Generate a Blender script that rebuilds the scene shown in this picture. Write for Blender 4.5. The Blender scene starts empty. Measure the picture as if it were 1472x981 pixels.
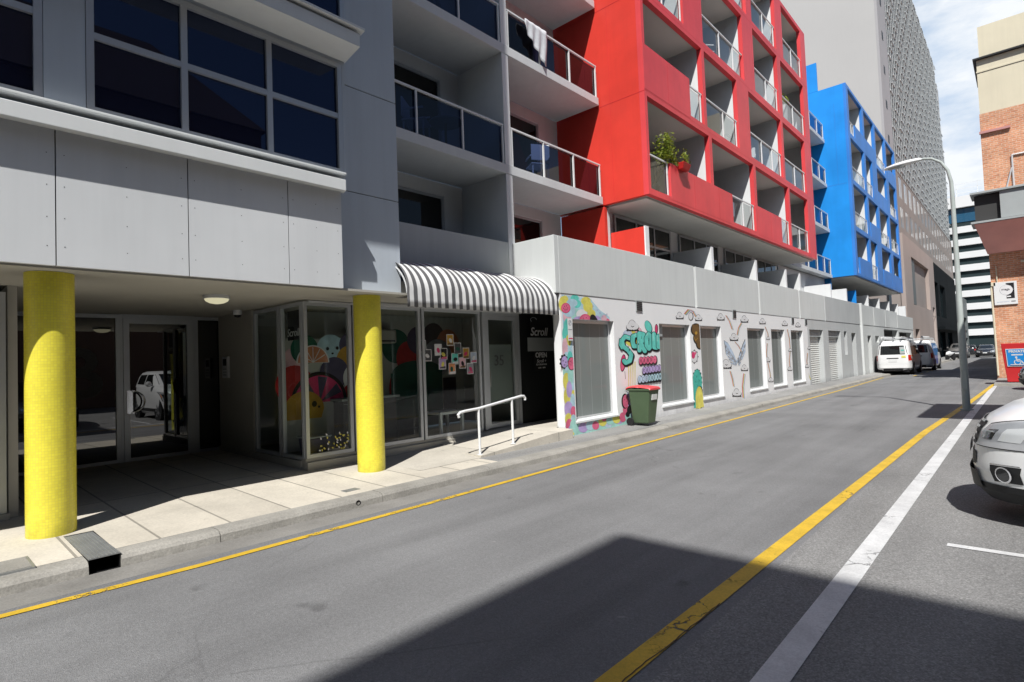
import bpy, bmesh, math, random
from mathutils import Vector, Matrix
random.seed(7)
scene = bpy.context.scene
COL = scene.collection
RAD = math.radians

# ------------------------------------------------------------------ camera geometry (also used to survey the street)
F = 809.4; YAW, PITCH, ROLL = -0.73889, 0.03619, -0.0382; CAMH = 1.6
def _axes():
    cy, sy, cp, sp = math.cos(YAW), math.sin(YAW), math.cos(PITCH), math.sin(PITCH)
    fw = Vector((sy*cp, cy*cp, sp)); rt = Vector((cy, -sy, 0)); up = rt.cross(fw)
    c, s = math.cos(ROLL), math.sin(ROLL)
    return (c*rt + s*up), (-s*rt + c*up), fw
R_, U_, W_ = _axes()
def ray(px, py): return ((px-736)/F)*R_ + (-(py-490.5)/F)*U_ + W_
def onx(px, py, X):
    d = ray(px, py); t = X/d.x; return Vector((X, d.y*t, CAMH + d.z*t))
def ony(px, py, Y):
    d = ray(px, py); t = Y/d.y; return Vector((d.x*t, Y, CAMH + d.z*t))
def onz(px, py, Z=0.0):
    d = ray(px, py); t = (Z-CAMH)/d.z; return Vector((d.x*t, d.y*t, Z))

# ------------------------------------------------------------------ objects
def tag(o, label=None, cat=None, group=None, kind=None):
    if label: o['label'] = label
    if cat: o['category'] = cat
    if group: o['group'] = group
    if kind: o['kind'] = kind
    return o
def thing(name, label, cat, loc=(0, 0, 0), group=None):
    o = bpy.data.objects.new(name, None); COL.objects.link(o); o.location = loc
    o.empty_display_size = 0.2
    return tag(o, label, cat, group)
def origin(o):
    v = Vector((0, 0, 0))
    while o is not None: v = v + Vector(o.location); o = o.parent
    return v
def copy_tree(o, parent=None):
    c = o.copy(); COL.objects.link(c)
    if parent is not None: c.parent = parent
    for ch in [k for k in bpy.data.objects if k.parent == o]: copy_tree(ch, c)
    return c

class MB:
    def __init__(s): s.v = []; s.f = []; s.m = []
    def face(s, pts, m=0):
        b = len(s.v); s.v += [tuple(p) for p in pts]; s.f.append(tuple(range(b, b+len(pts)))); s.m.append(m)
    def box(s, x0, x1, y0, y1, z0, z1, m=0):
        if x0 > x1: x0, x1 = x1, x0
        if y0 > y1: y0, y1 = y1, y0
        if z0 > z1: z0, z1 = z1, z0
        b = len(s.v)
        s.v += [(x0,y0,z0),(x1,y0,z0),(x1,y1,z0),(x0,y1,z0),(x0,y0,z1),(x1,y0,z1),(x1,y1,z1),(x0,y1,z1)]
        for q in ((0,3,2,1),(4,5,6,7),(0,1,5,4),(1,2,6,5),(2,3,7,6),(3,0,4,7)):
            s.f.append(tuple(b+i for i in q)); s.m.append(m)
    def hexa(s, p, m=0):           # 8 points, bottom ring then top ring
        b = len(s.v); s.v += [tuple(q) for q in p]
        for q in ((0,3,2,1),(4,5,6,7),(0,1,5,4),(1,2,6,5),(2,3,7,6),(3,0,4,7)):
            s.f.append(tuple(b+i for i in q)); s.m.append(m)
    def loft(s, rings, m=0, cap=True, closed=True):
        b = len(s.v); n = len(rings[0])
        for r in rings: s.v += [tuple(p) for p in r]
        for i in range(len(rings)-1):
            for j in range(n if closed else n-1):
                k = (j+1) % n
                s.f.append((b+i*n+j, b+i*n+k, b+(i+1)*n+k, b+(i+1)*n+j)); s.m.append(m)
        if cap and closed:
            s.f.append(tuple(b+j for j in reversed(range(n)))); s.m.append(m)
            s.f.append(tuple(b+(len(rings)-1)*n+j for j in range(n))); s.m.append(m)
    def tube(s, path, r, m=0, seg=10, cap=True):
        P = [Vector(p) for p in path]; rs = r if isinstance(r, (list, tuple)) else [r]*len(P)
        rings = []; nrm = None
        for i, p in enumerate(P):
            t = (P[min(i+1, len(P)-1)] - P[max(i-1, 0)]).normalized()
            if nrm is None:
                a = Vector((0,0,1)) if abs(t.z) < .9 else Vector((1,0,0)); nrm = t.cross(a).normalized()
            else: nrm = (nrm - t*nrm.dot(t)).normalized()
            bn = t.cross(nrm)
            rings.append([p + (nrm*math.cos(2*math.pi*k/seg) + bn*math.sin(2*math.pi*k/seg))*rs[i] for k in range(seg)])
        s.loft(rings, m, cap)
    def lathe(s, c, prof, axis='z', seg=24, m=0, cap=True):   # prof: (radius, offset along axis)
        c = Vector(c); A = {'x': (Vector((0,1,0)), Vector((0,0,1)), Vector((1,0,0))), 'y': (Vector((0,0,1)), Vector((1,0,0)), Vector((0,1,0))), 'z': (Vector((1,0,0)), Vector((0,1,0)), Vector((0,0,1)))}[axis]
        s.loft([[c + (A[0]*math.cos(2*math.pi*k/seg) + A[1]*math.sin(2*math.pi*k/seg))*r + A[2]*h for k in range(seg)] for r, h in prof], m, cap)
    def facade(s, c, back, u0, u1, z0, z1, holes, m=0, axis='x', rm=None):
        # front sheet at coordinate c with rectangular holes whose reveals run to 'back'
        P = (lambda d, u, z: (d, u, z)) if axis == 'x' else (lambda d, u, z: (u, d, z))
        rm = m if rm is None else rm
        us = sorted({u0, u1, *[h[0] for h in holes], *[h[1] for h in holes]}); us = [u for u in us if u0 <= u <= u1]
        zs = sorted({z0, z1, *[h[2] for h in holes], *[h[3] for h in holes]}); zs = [z for z in zs if z0 <= z <= z1]
        for i in range(len(us)-1):
            for j in range(len(zs)-1):
                uc, zc = (us[i]+us[i+1])/2, (zs[j]+zs[j+1])/2
                if any(h[0] < uc < h[1] and h[2] < zc < h[3] for h in holes): continue
                s.face([P(c,us[i],zs[j]), P(c,us[i+1],zs[j]), P(c,us[i+1],zs[j+1]), P(c,us[i],zs[j+1])], m)
        for a, b, e, g in holes:
            s.face([P(c,a,e),P(c,b,e),P(back,b,e),P(back,a,e)], rm); s.face([P(c,a,g),P(c,b,g),P(back,b,g),P(back,a,g)], rm)
            s.face([P(c,a,e),P(c,a,g),P(back,a,g),P(back,a,e)], rm); s.face([P(c,b,e),P(c,b,g),P(back,b,g),P(back,b,e)], rm)
        s.face([P(c,u0,z0),P(c,u1,z0),P(back,u1,z0),P(back,u0,z0)], m); s.face([P(c,u0,z1),P(c,u1,z1),P(back,u1,z1),P(back,u0,z1)], m)
        s.face([P(c,u0,z0),P(c,u0,z1),P(back,u0,z1),P(back,u0,z0)], m); s.face([P(c,u1,z0),P(c,u1,z1),P(back,u1,z1),P(back,u1,z0)], m)
    def build(s, name, mats, parent=None, smooth=False, bevel=0, label=None, local=False):
        if not isinstance(mats, (list, tuple)): mats = [mats]
        me = bpy.data.meshes.new(name); o = Vector((0,0,0)) if (parent is None or local) else origin(parent)
        me.from_pydata([(p[0]-o.x, p[1]-o.y, p[2]-o.z) for p in s.v], [], s.f)
        for mt in mats: me.materials.append(mt)
        me.polygons.foreach_set('material_index', s.m)
        bm = bmesh.new(); bm.from_mesh(me)
        if bevel: bmesh.ops.remove_doubles(bm, verts=bm.verts, dist=1e-5)
        bmesh.ops.recalc_face_normals(bm, faces=bm.faces); bm.to_mesh(me); bm.free()
        ob = bpy.data.objects.new(name, me); COL.objects.link(ob)
        if parent is not None: ob.parent = parent
        if smooth:
            me.polygons.foreach_set('use_smooth', [True]*len(me.polygons))
            try: me.set_sharp_from_angle(angle=RAD(38))
            except Exception: pass
        if bevel:
            md = ob.modifiers.new('bevel', 'BEVEL'); md.width = bevel; md.segments = 2; md.limit_method = 'ANGLE'; md.angle_limit = RAD(40)
        if label: ob['label'] = label
        me.update(); return ob
def struct(mb, name, mats, **k): return tag(mb.build(name, mats, **k), kind='structure')

# ------------------------------------------------------------------ materials
M = {}
def nt(name):
    m = bpy.data.materials.new(name); m.use_nodes = True; t = m.node_tree; t.nodes.clear()
    return m, t, (lambda ty, **kw: _n(t, ty, kw)), t.links.new
def _n(t, ty, kw):
    n = t.nodes.new(ty)
    for k, v in kw.items():
        if k.startswith('i_'): n.inputs[int(k[2:]) if k[2:].isdigit() else k[2:]].default_value = v
        else: setattr(n, k, v)
    return n
def mixc(N, L, a, b, fac, mode='MIX'):
    n = N('ShaderNodeMix', data_type='RGBA', blend_type=mode)
    for sock, val in ((n.inputs[6], a), (n.inputs[7], b), (n.inputs[0], fac)):
        if hasattr(val, 'is_output'): L(val, sock)
        else: sock.default_value = val if isinstance(val, float) else (*val, 1) if len(val) == 3 else val
    return n.outputs[2]
def ramp(N, L, src, stops):
    r = N('ShaderNodeValToRGB'); e = r.color_ramp.elements
    while len(e) < len(stops): e.new(.5)
    for k, (p, c) in zip(e, stops): k.position = p; k.color = (c, c, c, 1) if isinstance(c, (int, float)) else (*c, 1)
    L(src, r.inputs[0]); return r.outputs[0]
def noise(N, L, vec, scale, detail=4, rough=.55, stretch=None):
    if stretch:
        mp = N('ShaderNodeMapping'); mp.inputs['Scale'].default_value = stretch; L(vec, mp.inputs[0]); vec = mp.outputs[0]
    n = N('ShaderNodeTexNoise'); n.inputs['Scale'].default_value = scale; n.inputs['Detail'].default_value = detail; n.inputs['Roughness'].default_value = rough
    L(vec, n.inputs['Vector']); return n.outputs[0]
def paint(name, col, rough=.6, var=.12, scale=1.2, streak=0.0, speck=0.0, bump=0.0, metal=0.0, spec=.35, coords='pos', coat=0.0):
    m, t, N, L = nt(name); out = N('ShaderNodeOutputMaterial'); b = N('ShaderNodeBsdfPrincipled'); L(b.outputs[0], out.inputs[0])
    vec = N('ShaderNodeNewGeometry').outputs['Position'] if coords == 'pos' else N('ShaderNodeTexCoord').outputs['Object']
    c = (*col, 1)
    d = tuple(x*(1-var) for x in col); e = tuple(min(1, x*(1+var*.6)) for x in col)
    f = ramp(N, L, noise(N, L, vec, scale, 5), [(.3, 0.0), (.7, 1.0)])
    o = mixc(N, L, d, e, f)
    if streak:
        f2 = ramp(N, L, noise(N, L, vec, 3.0, 4, .6, (2.2, 2.2, .16)), [(.42, 1.0), (.75, 1-streak)])
        o = mixc(N, L, o, f2, 1.0, 'MULTIPLY')
    if speck:
        f3 = ramp(N, L, noise(N, L, vec, 60, 3, .7), [(.35, 1-speck), (.65, 1.0)])
        o = mixc(N, L, o, f3, 1.0, 'MULTIPLY')
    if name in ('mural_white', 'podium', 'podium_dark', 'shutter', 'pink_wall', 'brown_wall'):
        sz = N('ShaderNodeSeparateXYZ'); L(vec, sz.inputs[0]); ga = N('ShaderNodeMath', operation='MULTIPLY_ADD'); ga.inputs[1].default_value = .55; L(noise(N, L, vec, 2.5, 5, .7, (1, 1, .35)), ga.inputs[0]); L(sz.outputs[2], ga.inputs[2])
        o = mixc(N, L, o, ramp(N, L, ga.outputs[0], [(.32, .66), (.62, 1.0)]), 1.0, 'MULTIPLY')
    L(o, b.inputs['Base Color']); b.inputs['Roughness'].default_value = rough; b.inputs['Metallic'].default_value = metal
    b.inputs['Specular IOR Level'].default_value = spec; b.inputs['Coat Weight'].default_value = coat; b.inputs['Coat Roughness'].default_value = .04
    if bump:
        bp = N('ShaderNodeBump'); bp.inputs['Strength'].default_value = bump; bp.inputs['Distance'].default_value = .02
        L(noise(N, L, vec, 25, 5, .6), bp.inputs['Height']); L(bp.outputs[0], b.inputs['Normal'])
    M[name] = m; return m
def glass(name, tint, refl=.9, rough=.0, dark=None, ior=1.5, base=0.0):
    # thin pane: tinted see-through plus fresnel reflection, or an opaque dark backing when 'dark' is given
    m, t, N, L = nt(name); out = N('ShaderNodeOutputMaterial')
    fr = N('ShaderNodeFresnel'); ge = N('ShaderNodeNewGeometry'); ma = N('ShaderNodeMath', operation='MULTIPLY_ADD'); ma.inputs[1].default_value = -2; ma.inputs[2].default_value = 1; L(ge.outputs['Backfacing'], ma.inputs[0])
    pw = N('ShaderNodeMath', operation='POWER'); pw.inputs[0].default_value = ior; L(ma.outputs[0], pw.inputs[1]); L(pw.outputs[0], fr.inputs[0])
    gl = N('ShaderNodeBsdfGlossy'); gl.inputs['Roughness'].default_value = rough; gl.inputs['Color'].default_value = (refl, refl, refl, 1)
    if dark: back = N('ShaderNodeBsdfDiffuse'); back.inputs[0].default_value = (*dark, 1)
    else: back = N('ShaderNodeBsdfTransparent'); back.inputs[0].default_value = (*tint, 1)
    mx = N('ShaderNodeMixShader'); 
    ad = N('ShaderNodeMath', operation='ADD', use_clamp=True); ad.inputs[1].default_value = base; L(fr.outputs[0], ad.inputs[0])
    L(ad.outputs[0], mx.inputs[0]); L(back.outputs[0], mx.inputs[1]); L(gl.outputs[0], mx.inputs[2]); L(mx.outputs[0], out.inputs[0])
    M[name] = m; return m

# walls and paint
paint('grey_panel', (.82,.84,.855), .55, .05, .8, streak=0.045, bump=.02)
paint('grey_paint_shaded', (.61,.67,.74), .6, .06, .7, streak=0.054)  # pier shares the panel paint; its bluish shade is mixed into this colour
paint('sill_white', (.84,.86,.86), .45, .05, 1.0, streak=0.036)
paint('frame_metal', (.56,.585,.61), .35, .06, 2.0, metal=.35)
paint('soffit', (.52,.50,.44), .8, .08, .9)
paint('slab_grey', (.72,.745,.755), .7, .08, .8, streak=0.045)
paint('podium', (.73,.755,.745), .7, .05, .6, streak=0.063, bump=.03)
paint('podium_dark', (.58,.60,.60), .7, .06, .6, streak=0.063)
paint('mural_white', (.95,.955,.96), .55, .03, .8, streak=0.013)
paint('balcony_wall', (.90,.915,.92), .7, .08, .8, streak=0.036)
paint('balcony_soffit', (.74,.73,.69), .8, .07, .7)
paint('red_paint', (.90,.065,.045), .42, .15, .7, streak=0.045, spec=.4)
paint('red_dark', (.80,.045,.05), .45, .08, .7, streak=0.045)
paint('red_front', (.90,.085,.095), .45, .15, .7, streak=.04, spec=.4)
paint('blue_paint', (.02,.33,.95), .42, .15, .6, streak=0.045, spec=.4)
paint('blue_front', (.055,.27,.80), .45, .15, .6, streak=0.045)
paint('white_metal', (.86,.87,.87), .4, .04, 2)
paint('rail_metal', (.78,.79,.80), .35, .05, 2, metal=.3)
paint('dark_metal', (.03,.032,.035), .5, .2, 3)
paint('black', (.012,.012,.013), .5, .2, 3)
paint('interior_wall', (.50,.51,.47), .8, .06, .8)
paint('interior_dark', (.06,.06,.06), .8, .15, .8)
paint('interior_floor', (.12,.12,.115), .4, .15, .8)
paint('concrete_kerb', (.43,.41,.37), .85, .22, 2.2, speck=.25, bump=.35)
paint('shutter', (.74,.75,.72), .45, .06, 1.2, streak=0.054)
paint('tower_wall', (.56,.55,.54), .75, .05, .12, streak=0.013)
paint('tower_wall_shaded', (.46,.45,.46), .75, .05, .2)  # tower wall again, darker: the street face's weaker sun is in the colour
paint('brown_wall', (.36,.31,.28), .75, .08, .3, streak=0.036)
paint('pink_wall', (.47,.39,.35), .75, .08, .3, streak=0.036)
paint('black_wall', (.010,.013,.015), .8, .3, .3, spec=.08)
paint('far_grey', (.16,.18,.18), .6, .12, .3)
paint('far_white', (.9,.9,.9), .6, .03, .2)
paint('cream', (.80,.73,.55), .8, .07, .5, streak=0.054, bump=.05)
paint('mesh_grey', (.29,.31,.315), .7, .3, 1.6); paint('mesh_light', (.56,.58,.58), .6, .2, 1.6)
paint('pole_steel', (.50,.55,.53), .5, .10, 2.5, speck=.08)
paint('bin_green', (.085,.130,.070), .45, .08, 3, spec=.4)
paint('bin_red', (.78,.085,.095), .4, .06, 3)
paint('rubber', (.02,.02,.021), .8, .2, 5, coords='obj')
paint('plastic_black', (.022,.023,.025), .55, .15, 4, coords='obj')
paint('lamp_grey', (.50,.51,.53), .3, .1, 9, coords='obj')
paint('chrome', (.75,.76,.78), .15, .03, 3, metal=1, coords='obj')
paint('alloy', (.45,.46,.48), .3, .05, 3, metal=.8, coords='obj')
paint('car_white', (.95,.955,.955), .3, .02, 1.5, spec=.5, coords='obj', coat=.35)
paint('car_dark', (.02,.022,.026), .25, .05, 1.5, spec=.5, coords='obj', coat=.8)
paint('car_grey', (.20,.19,.18), .3, .05, 1.5, spec=.5, coords='obj', coat=.8)
paint('car_blue', (.05,.30,.75), .3, .05, 1.5, spec=.5, coords='obj', coat=.5)
paint('car_purple', (.16,.20,.62), .3, .05, 1.5, spec=.5, coords='obj', coat=.5)
paint('tail_red', (.65,.03,.02), .2, .05, 6, coords='obj')
paint('orange', (.8,.25,.03), .4, .05, 6, coords='obj')
paint('white_sign', (.83,.84,.84), .4, .02, 3)
paint('board_grey', (.42,.45,.45), .5, .04, 3)
paint('board_black', (.012,.013,.014), .5, .2, 3)
paint('sign_blue', (.02,.30,.80), .4, .03, 3)
paint('box_red', (.68,.035,.04), .45, .05, 1.5)
paint('bark', (.10,.07,.045), .9, .3, 8)
paint('terracotta_red', (.60,.03,.03), .45, .08, 5)
paint('towel', (.72,.73,.76), .9, .08, 9)
paint('rust_panel', (.72,.37,.34), .38, .15, .8, metal=.35, spec=.5)
paint('drain_steel', (.36,.37,.37), .5, .15, 5, metal=.5)
paint('ceiling_lamp', (.82,.80,.62), .3, .02, 5)
paint('timber', (.30,.18,.09), .6, .2, 4)
paint('building_opposite', (.20,.13,.10), .8, .15, .4)
glass('bay_glass', None, .80, .01, (.006,.009,.026), 1.6); M['bay_glass'].node_tree.nodes['Glossy BSDF'].inputs['Color'].default_value = (.52,.64,1.0,1)
glass('dark_glass', None, .80, .01, (.008,.009,.010), 1.55)
glass('entry_glass', None, .9, .0, (.006,.006,.006), 1.6, .10)
glass('shop_glass', (.80,.85,.83), .9, .0, None, 1.5)
glass('balcony_glass', (.07,.10,.22), .7, .0, None, 1.5, .02)
glass('clear_balcony_glass', (.62,.66,.66), .85, .0, None, 1.5, .03)
glass('mural_glass', None, .45, .02, (.255,.28,.272), 1.45, .0)
glass('frost_glass', None, .5, .25, (.30,.33,.31), 1.45)
glass('car_glass', None, .85, .0, (.012,.014,.015), 1.5, .02)
glass('lens', (.90,.91,.92), .8, .03, None, 1.4, .0)
glass('far_glass', None, .55, .05, (.035,.052,.056), 1.45, .0)
glass('far_window', None, .8, .05, (.62,.68,.70), 1.5, .05)
glass('blue_window', None, .8, .05, (.03,.12,.22), 1.6, .05)

def asphalt(name, base, aggregate, coarse):
    m, t, N, L = nt(name); out = N('ShaderNodeOutputMaterial'); b = N('ShaderNodeBsdfPrincipled'); L(b.outputs[0], out.inputs[0])
    vec = N('ShaderNodeNewGeometry').outputs['Position']
    o = mixc(N, L, tuple(x*.86 for x in base), tuple(x*1.12 for x in base), ramp(N, L, noise(N, L, vec, .55, 5, .6), [(.3, 0.), (.7, 1.)]))
    # long tyre-worn streaks along the street
    st = ramp(N, L, noise(N, L, vec, 1.0, 4, .6, (1.6, .10, 1)), [(.35, .86), (.5, 1.0), (.68, 1.13)])
    o = mixc(N, L, o, st, 1.0, 'MULTIPLY')
    # aggregate
    v = N('ShaderNodeTexVoronoi'); v.inputs['Scale'].default_value = coarse; L(vec, v.inputs['Vector'])
    ag = ramp(N, L, v.outputs['Color'], [(.1, 1-aggregate), (.55, 1.0), (.9, 1+aggregate*1.3)])
    o = mixc(N, L, o, ag, 1.0, 'MULTIPLY')
    o = mixc(N, L, o, ramp(N, L, noise(N, L, vec, 45, 3, .7), [(.3, .88), (.7, 1.1)]), 1.0, 'MULTIPLY')
    # oil spots and repaired blotches
    sp = ramp(N, L, noise(N, L, vec, 2.3, 2, .5), [(.70, 1.0), (.76, .72)])
    o = mixc(N, L, o, sp, 1.0, 'MULTIPLY')
    pale = ramp(N, L, noise(N, L, vec, 6.5, 2, .4), [(.76, 0.0), (.80, .5)])
    o = mixc(N, L, o, (.42,.41,.39), pale)
    # hairline cracks
    vc = N('ShaderNodeTexVoronoi', feature='DISTANCE_TO_EDGE'); vc.inputs['Scale'].default_value = .42
    wv = mixc(N, L, vec, noise(N, L, vec, 1.4, 4, .6), .25, 'ADD'); L(wv, vc.inputs['Vector'])
    cr = ramp(N, L, vc.outputs['Distance'], [(.0, .75), (.005, 1.0)])
    o = mixc(N, L, o, cr, ramp(N, L, noise(N, L, vec, .3, 2), [(.52, 0.), (.62, .9)]), 'MULTIPLY')
    L(o, b.inputs['Base Color']); b.inputs['Roughness'].default_value = .82; b.inputs['Specular IOR Level'].default_value = .3
    bp = N('ShaderNodeBump'); bp.inputs['Strength'].default_value = .55; bp.inputs['Distance'].default_value = .006
    L(v.outputs['Distance'], bp.inputs['Height']); L(bp.outputs[0], b.inputs['Normal'])
    M[name] = m; return m
asphalt('asphalt_lane', (.222,.222,.225), .15, 150)
asphalt('asphalt_bay', (.250,.247,.243), .27, 110)
asphalt('asphalt_path', (.33,.325,.315), .20, 140)
asphalt('ground_mat', (.15,.15,.145), .2, 40)

def pavers(name, base, sx, sy, joint=.008, ox=0, oy=0):
    m, t, N, L = nt(name); out = N('ShaderNodeOutputMaterial'); b = N('ShaderNodeBsdfPrincipled'); L(b.outputs[0], out.inputs[0])
    vec = N('ShaderNodeNewGeometry').outputs['Position']
    mp = N('ShaderNodeMapping'); mp.inputs['Location'].default_value = (ox, oy, 0); L(vec, mp.inputs[0])
    br = N('ShaderNodeTexBrick', offset=0.0, squash=1.0); br.inputs['Scale'].default_value = 1; br.inputs['Brick Width'].default_value = sx; br.inputs['Row Height'].default_value = sy
    br.inputs['Mortar Size'].default_value = joint; br.inputs['Mortar Smooth'].default_value = .2; br.inputs['Bias'].default_value = 0
    br.inputs['Color1'].default_value = (*[c*.92 for c in base], 1); br.inputs['Color2'].default_value = (*[c*1.08 for c in base], 1); br.inputs['Mortar'].default_value = (*[c*.5 for c in base], 1)
    L(mp.outputs[0], br.inputs['Vector'])
    o = mixc(N, L, br.outputs['Color'], ramp(N, L, noise(N, L, vec, 1.7, 6, .65), [(.3, .85), (.65, 1.06)]), 1.0, 'MULTIPLY')
    o = mixc(N, L, o, ramp(N, L, noise(N, L, vec, 38, 4, .7), [(.3, .88), (.7, 1.08)]), 1.0, 'MULTIPLY')
    o = mixc(N, L, o, ramp(N, L, noise(N, L, vec, 9, 2, .5), [(.70, 1.0), (.78, .72)]), 1.0, 'MULTIPLY')
    L(o, b.inputs['Base Color']); b.inputs['Roughness'].default_value = .85
    bp = N('ShaderNodeBump'); bp.inputs['Strength'].default_value = .4; bp.inputs['Distance'].default_value = .01; L(br.outputs['Fac'], bp.inputs['Height']); bp.invert = True; L(bp.outputs[0], b.inputs['Normal'])
    M[name] = m; return m
pavers('paver', (.67,.615,.52), 2.4, .62, .012, .9, .21)
pavers('ramp_concrete', (.68,.63,.54), 6.0, 1.7, .008, 0, .3)
paint('gutter', (.30,.288,.268), .85, .22, 1.6, speck=.22, bump=.25)

def road_paint(name, col, wear):
    m, t, N, L = nt(name); out = N('ShaderNodeOutputMaterial'); b = N('ShaderNodeBsdfPrincipled')
    vec = N('ShaderNodeNewGeometry').outputs['Position']
    o = mixc(N, L, tuple(c*.8 for c in col), col, ramp(N, L, noise(N, L, vec, 3.5, 5, .7), [(.35, 0.), (.6, 1.)]))
    o = mixc(N, L, o, ramp(N, L, noise(N, L, vec, 70, 3, .7), [(.3, .82), (.6, 1.)]), 1.0, 'MULTIPLY')
    L(o, b.inputs['Base Color']); b.inputs['Roughness'].default_value = .6
    vc = N('ShaderNodeTexVoronoi', feature='DISTANCE_TO_EDGE'); vc.inputs['Scale'].default_value = 3.2; L(mixc(N, L, vec, noise(N, L, vec, 9, 4, .6), .35, 'ADD'), vc.inputs['Vector'])
    cr = ramp(N, L, vc.outputs['Distance'], [(.012, 0.), (.03, 1.)])
    cm = ramp(N, L, noise(N, L, vec, .8, 3, .6), [(.54, 1.0), (.62, 0.0)])
    mx = N('ShaderNodeMath', operation='MAXIMUM'); L(cr, mx.inputs[0]); L(cm, mx.inputs[1])
    wr = ramp(N, L, noise(N, L, vec, 26, 5, .75), [(wear, 0.), (wear+.06, 1.)])
    mn = N('ShaderNodeMath', operation='MINIMUM'); L(mx.outputs[0], mn.inputs[0]); L(wr, mn.inputs[1])
    tr = N('ShaderNodeBsdfTransparent'); ms = N('ShaderNodeMixShader'); L(mn.outputs[0], ms.inputs[0]); L(tr.outputs[0], ms.inputs[1]); L(b.outputs[0], ms.inputs[2]); L(ms.outputs[0], out.inputs[0])
    M[name] = m; return m
road_paint('line_yellow', (.80,.52,.045), .26)
road_paint('line_white', (.78,.78,.78), .24)

def brickmat(name, c1, c2, mortar, axis='y'):
    m, t, N, L = nt(name); out = N('ShaderNodeOutputMaterial'); b = N('ShaderNodeBsdfPrincipled'); L(b.outputs[0], out.inputs[0])
    pos = N('ShaderNodeNewGeometry').outputs['Position']; sep = N('ShaderNodeSeparateXYZ'); L(pos, sep.inputs[0])
    ad = N('ShaderNodeMath', operation='ADD'); L(sep.outputs[0], ad.inputs[0]); L(sep.outputs[1], ad.inputs[1])
    cb = N('ShaderNodeCombineXYZ'); L(ad.outputs[0], cb.inputs[0]); L(sep.outputs[2], cb.inputs[1])
    br = N('ShaderNodeTexBrick'); br.inputs['Scale'].default_value = 1; br.inputs['Brick Width'].default_value = .24; br.inputs['Row Height'].default_value = .086; br.inputs['Mortar Size'].default_value = .009; br.inputs['Bias'].default_value = 0
    br.inputs['Color1'].default_value = (*c1, 1); br.inputs['Color2'].default_value = (*c2, 1); br.inputs['Mortar'].default_value = (*mortar, 1); L(cb.outputs[0], br.inputs['Vector'])
    o = mixc(N, L, br.outputs['Color'], ramp(N, L, noise(N, L, pos, 1.1, 6, .65), [(.3, .72), (.7, 1.15)]), 1.0, 'MULTIPLY')
    o = mixc(N, L, o, ramp(N, L, noise(N, L, cb.outputs[0], 9, 3, .6, (1, 3, 1)), [(.35, .75), (.6, 1.08)]), 1.0, 'MULTIPLY')
    L(o, b.inputs['Base Color']); b.inputs['Roughness'].default_value = .85
    bp = N('ShaderNodeBump'); bp.inputs['Strength'].default_value = .5; bp.inputs['Distance'].default_value = .01; bp.invert = True; L(br.outputs['Fac'], bp.inputs['Height']); L(bp.outputs[0], b.inputs['Normal'])
    M[name] = m; return m
brickmat('brick', (.70,.285,.15), (.84,.42,.24), (.78,.60,.46))

def mosaic(name, col):
    # small square tiles wrapped round a column (object coordinates, column axis = local z)
    m, t, N, L = nt(name); out = N('ShaderNodeOutputMaterial'); b = N('ShaderNodeBsdfPrincipled'); L(b.outputs[0], out.inputs[0])
    tc = N('ShaderNodeTexCoord'); sep = N('ShaderNodeSeparateXYZ'); L(tc.outputs['Object'], sep.inputs[0])
    at = N('ShaderNodeMath', operation='ARCTAN2'); L(sep.outputs[1], at.inputs[0]); L(sep.outputs[0], at.inputs[1])
    ml = N('ShaderNodeMath', operation='MULTIPLY'); ml.inputs[1].default_value = .21; L(at.outputs[0], ml.inputs[0])
    cb = N('ShaderNodeCombineXYZ'); L(ml.outputs[0], cb.inputs[0]); L(sep.outputs[2], cb.inputs[1])
    br = N('ShaderNodeTexBrick', offset=0.0); br.inputs['Scale'].default_value = 1; br.inputs['Brick Width'].default_value = .0264; br.inputs['Row Height'].default_value = .0264; br.inputs['Mortar Size'].default_value = .0016; br.inputs['Bias'].default_value = 0
    br.inputs['Color1'].default_value = (*[c*.93 for c in col], 1); br.inputs['Color2'].default_value = (*[min(1, c*1.05) for c in col], 1); br.inputs['Mortar'].default_value = (*[c*.80+.05 for c in col], 1); L(cb.outputs[0], br.inputs['Vector'])
    o = mixc(N, L, br.outputs['Color'], ramp(N, L, noise(N, L, tc.outputs['Object'], 3, 4, .6), [(.3, .9), (.7, 1.05)]), 1.0, 'MULTIPLY')
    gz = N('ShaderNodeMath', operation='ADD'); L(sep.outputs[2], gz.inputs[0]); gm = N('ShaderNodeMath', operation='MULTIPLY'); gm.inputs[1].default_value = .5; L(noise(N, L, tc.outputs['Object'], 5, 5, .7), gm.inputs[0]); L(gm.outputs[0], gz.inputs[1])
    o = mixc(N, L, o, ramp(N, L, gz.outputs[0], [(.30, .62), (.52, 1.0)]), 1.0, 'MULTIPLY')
    L(o, b.inputs['Base Color']); b.inputs['Roughness'].default_value = .33; b.inputs['Specular IOR Level'].default_value = .45
    bp = N('ShaderNodeBump'); bp.inputs['Strength'].default_value = .3; bp.inputs['Distance'].default_value = .004; bp.invert = True; L(br.outputs['Fac'], bp.inputs['Height']); L(bp.outputs[0], b.inputs['Normal'])
    M[name] = m; return m
mosaic('mosaic_yellow', (.98,.85,.08))

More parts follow.
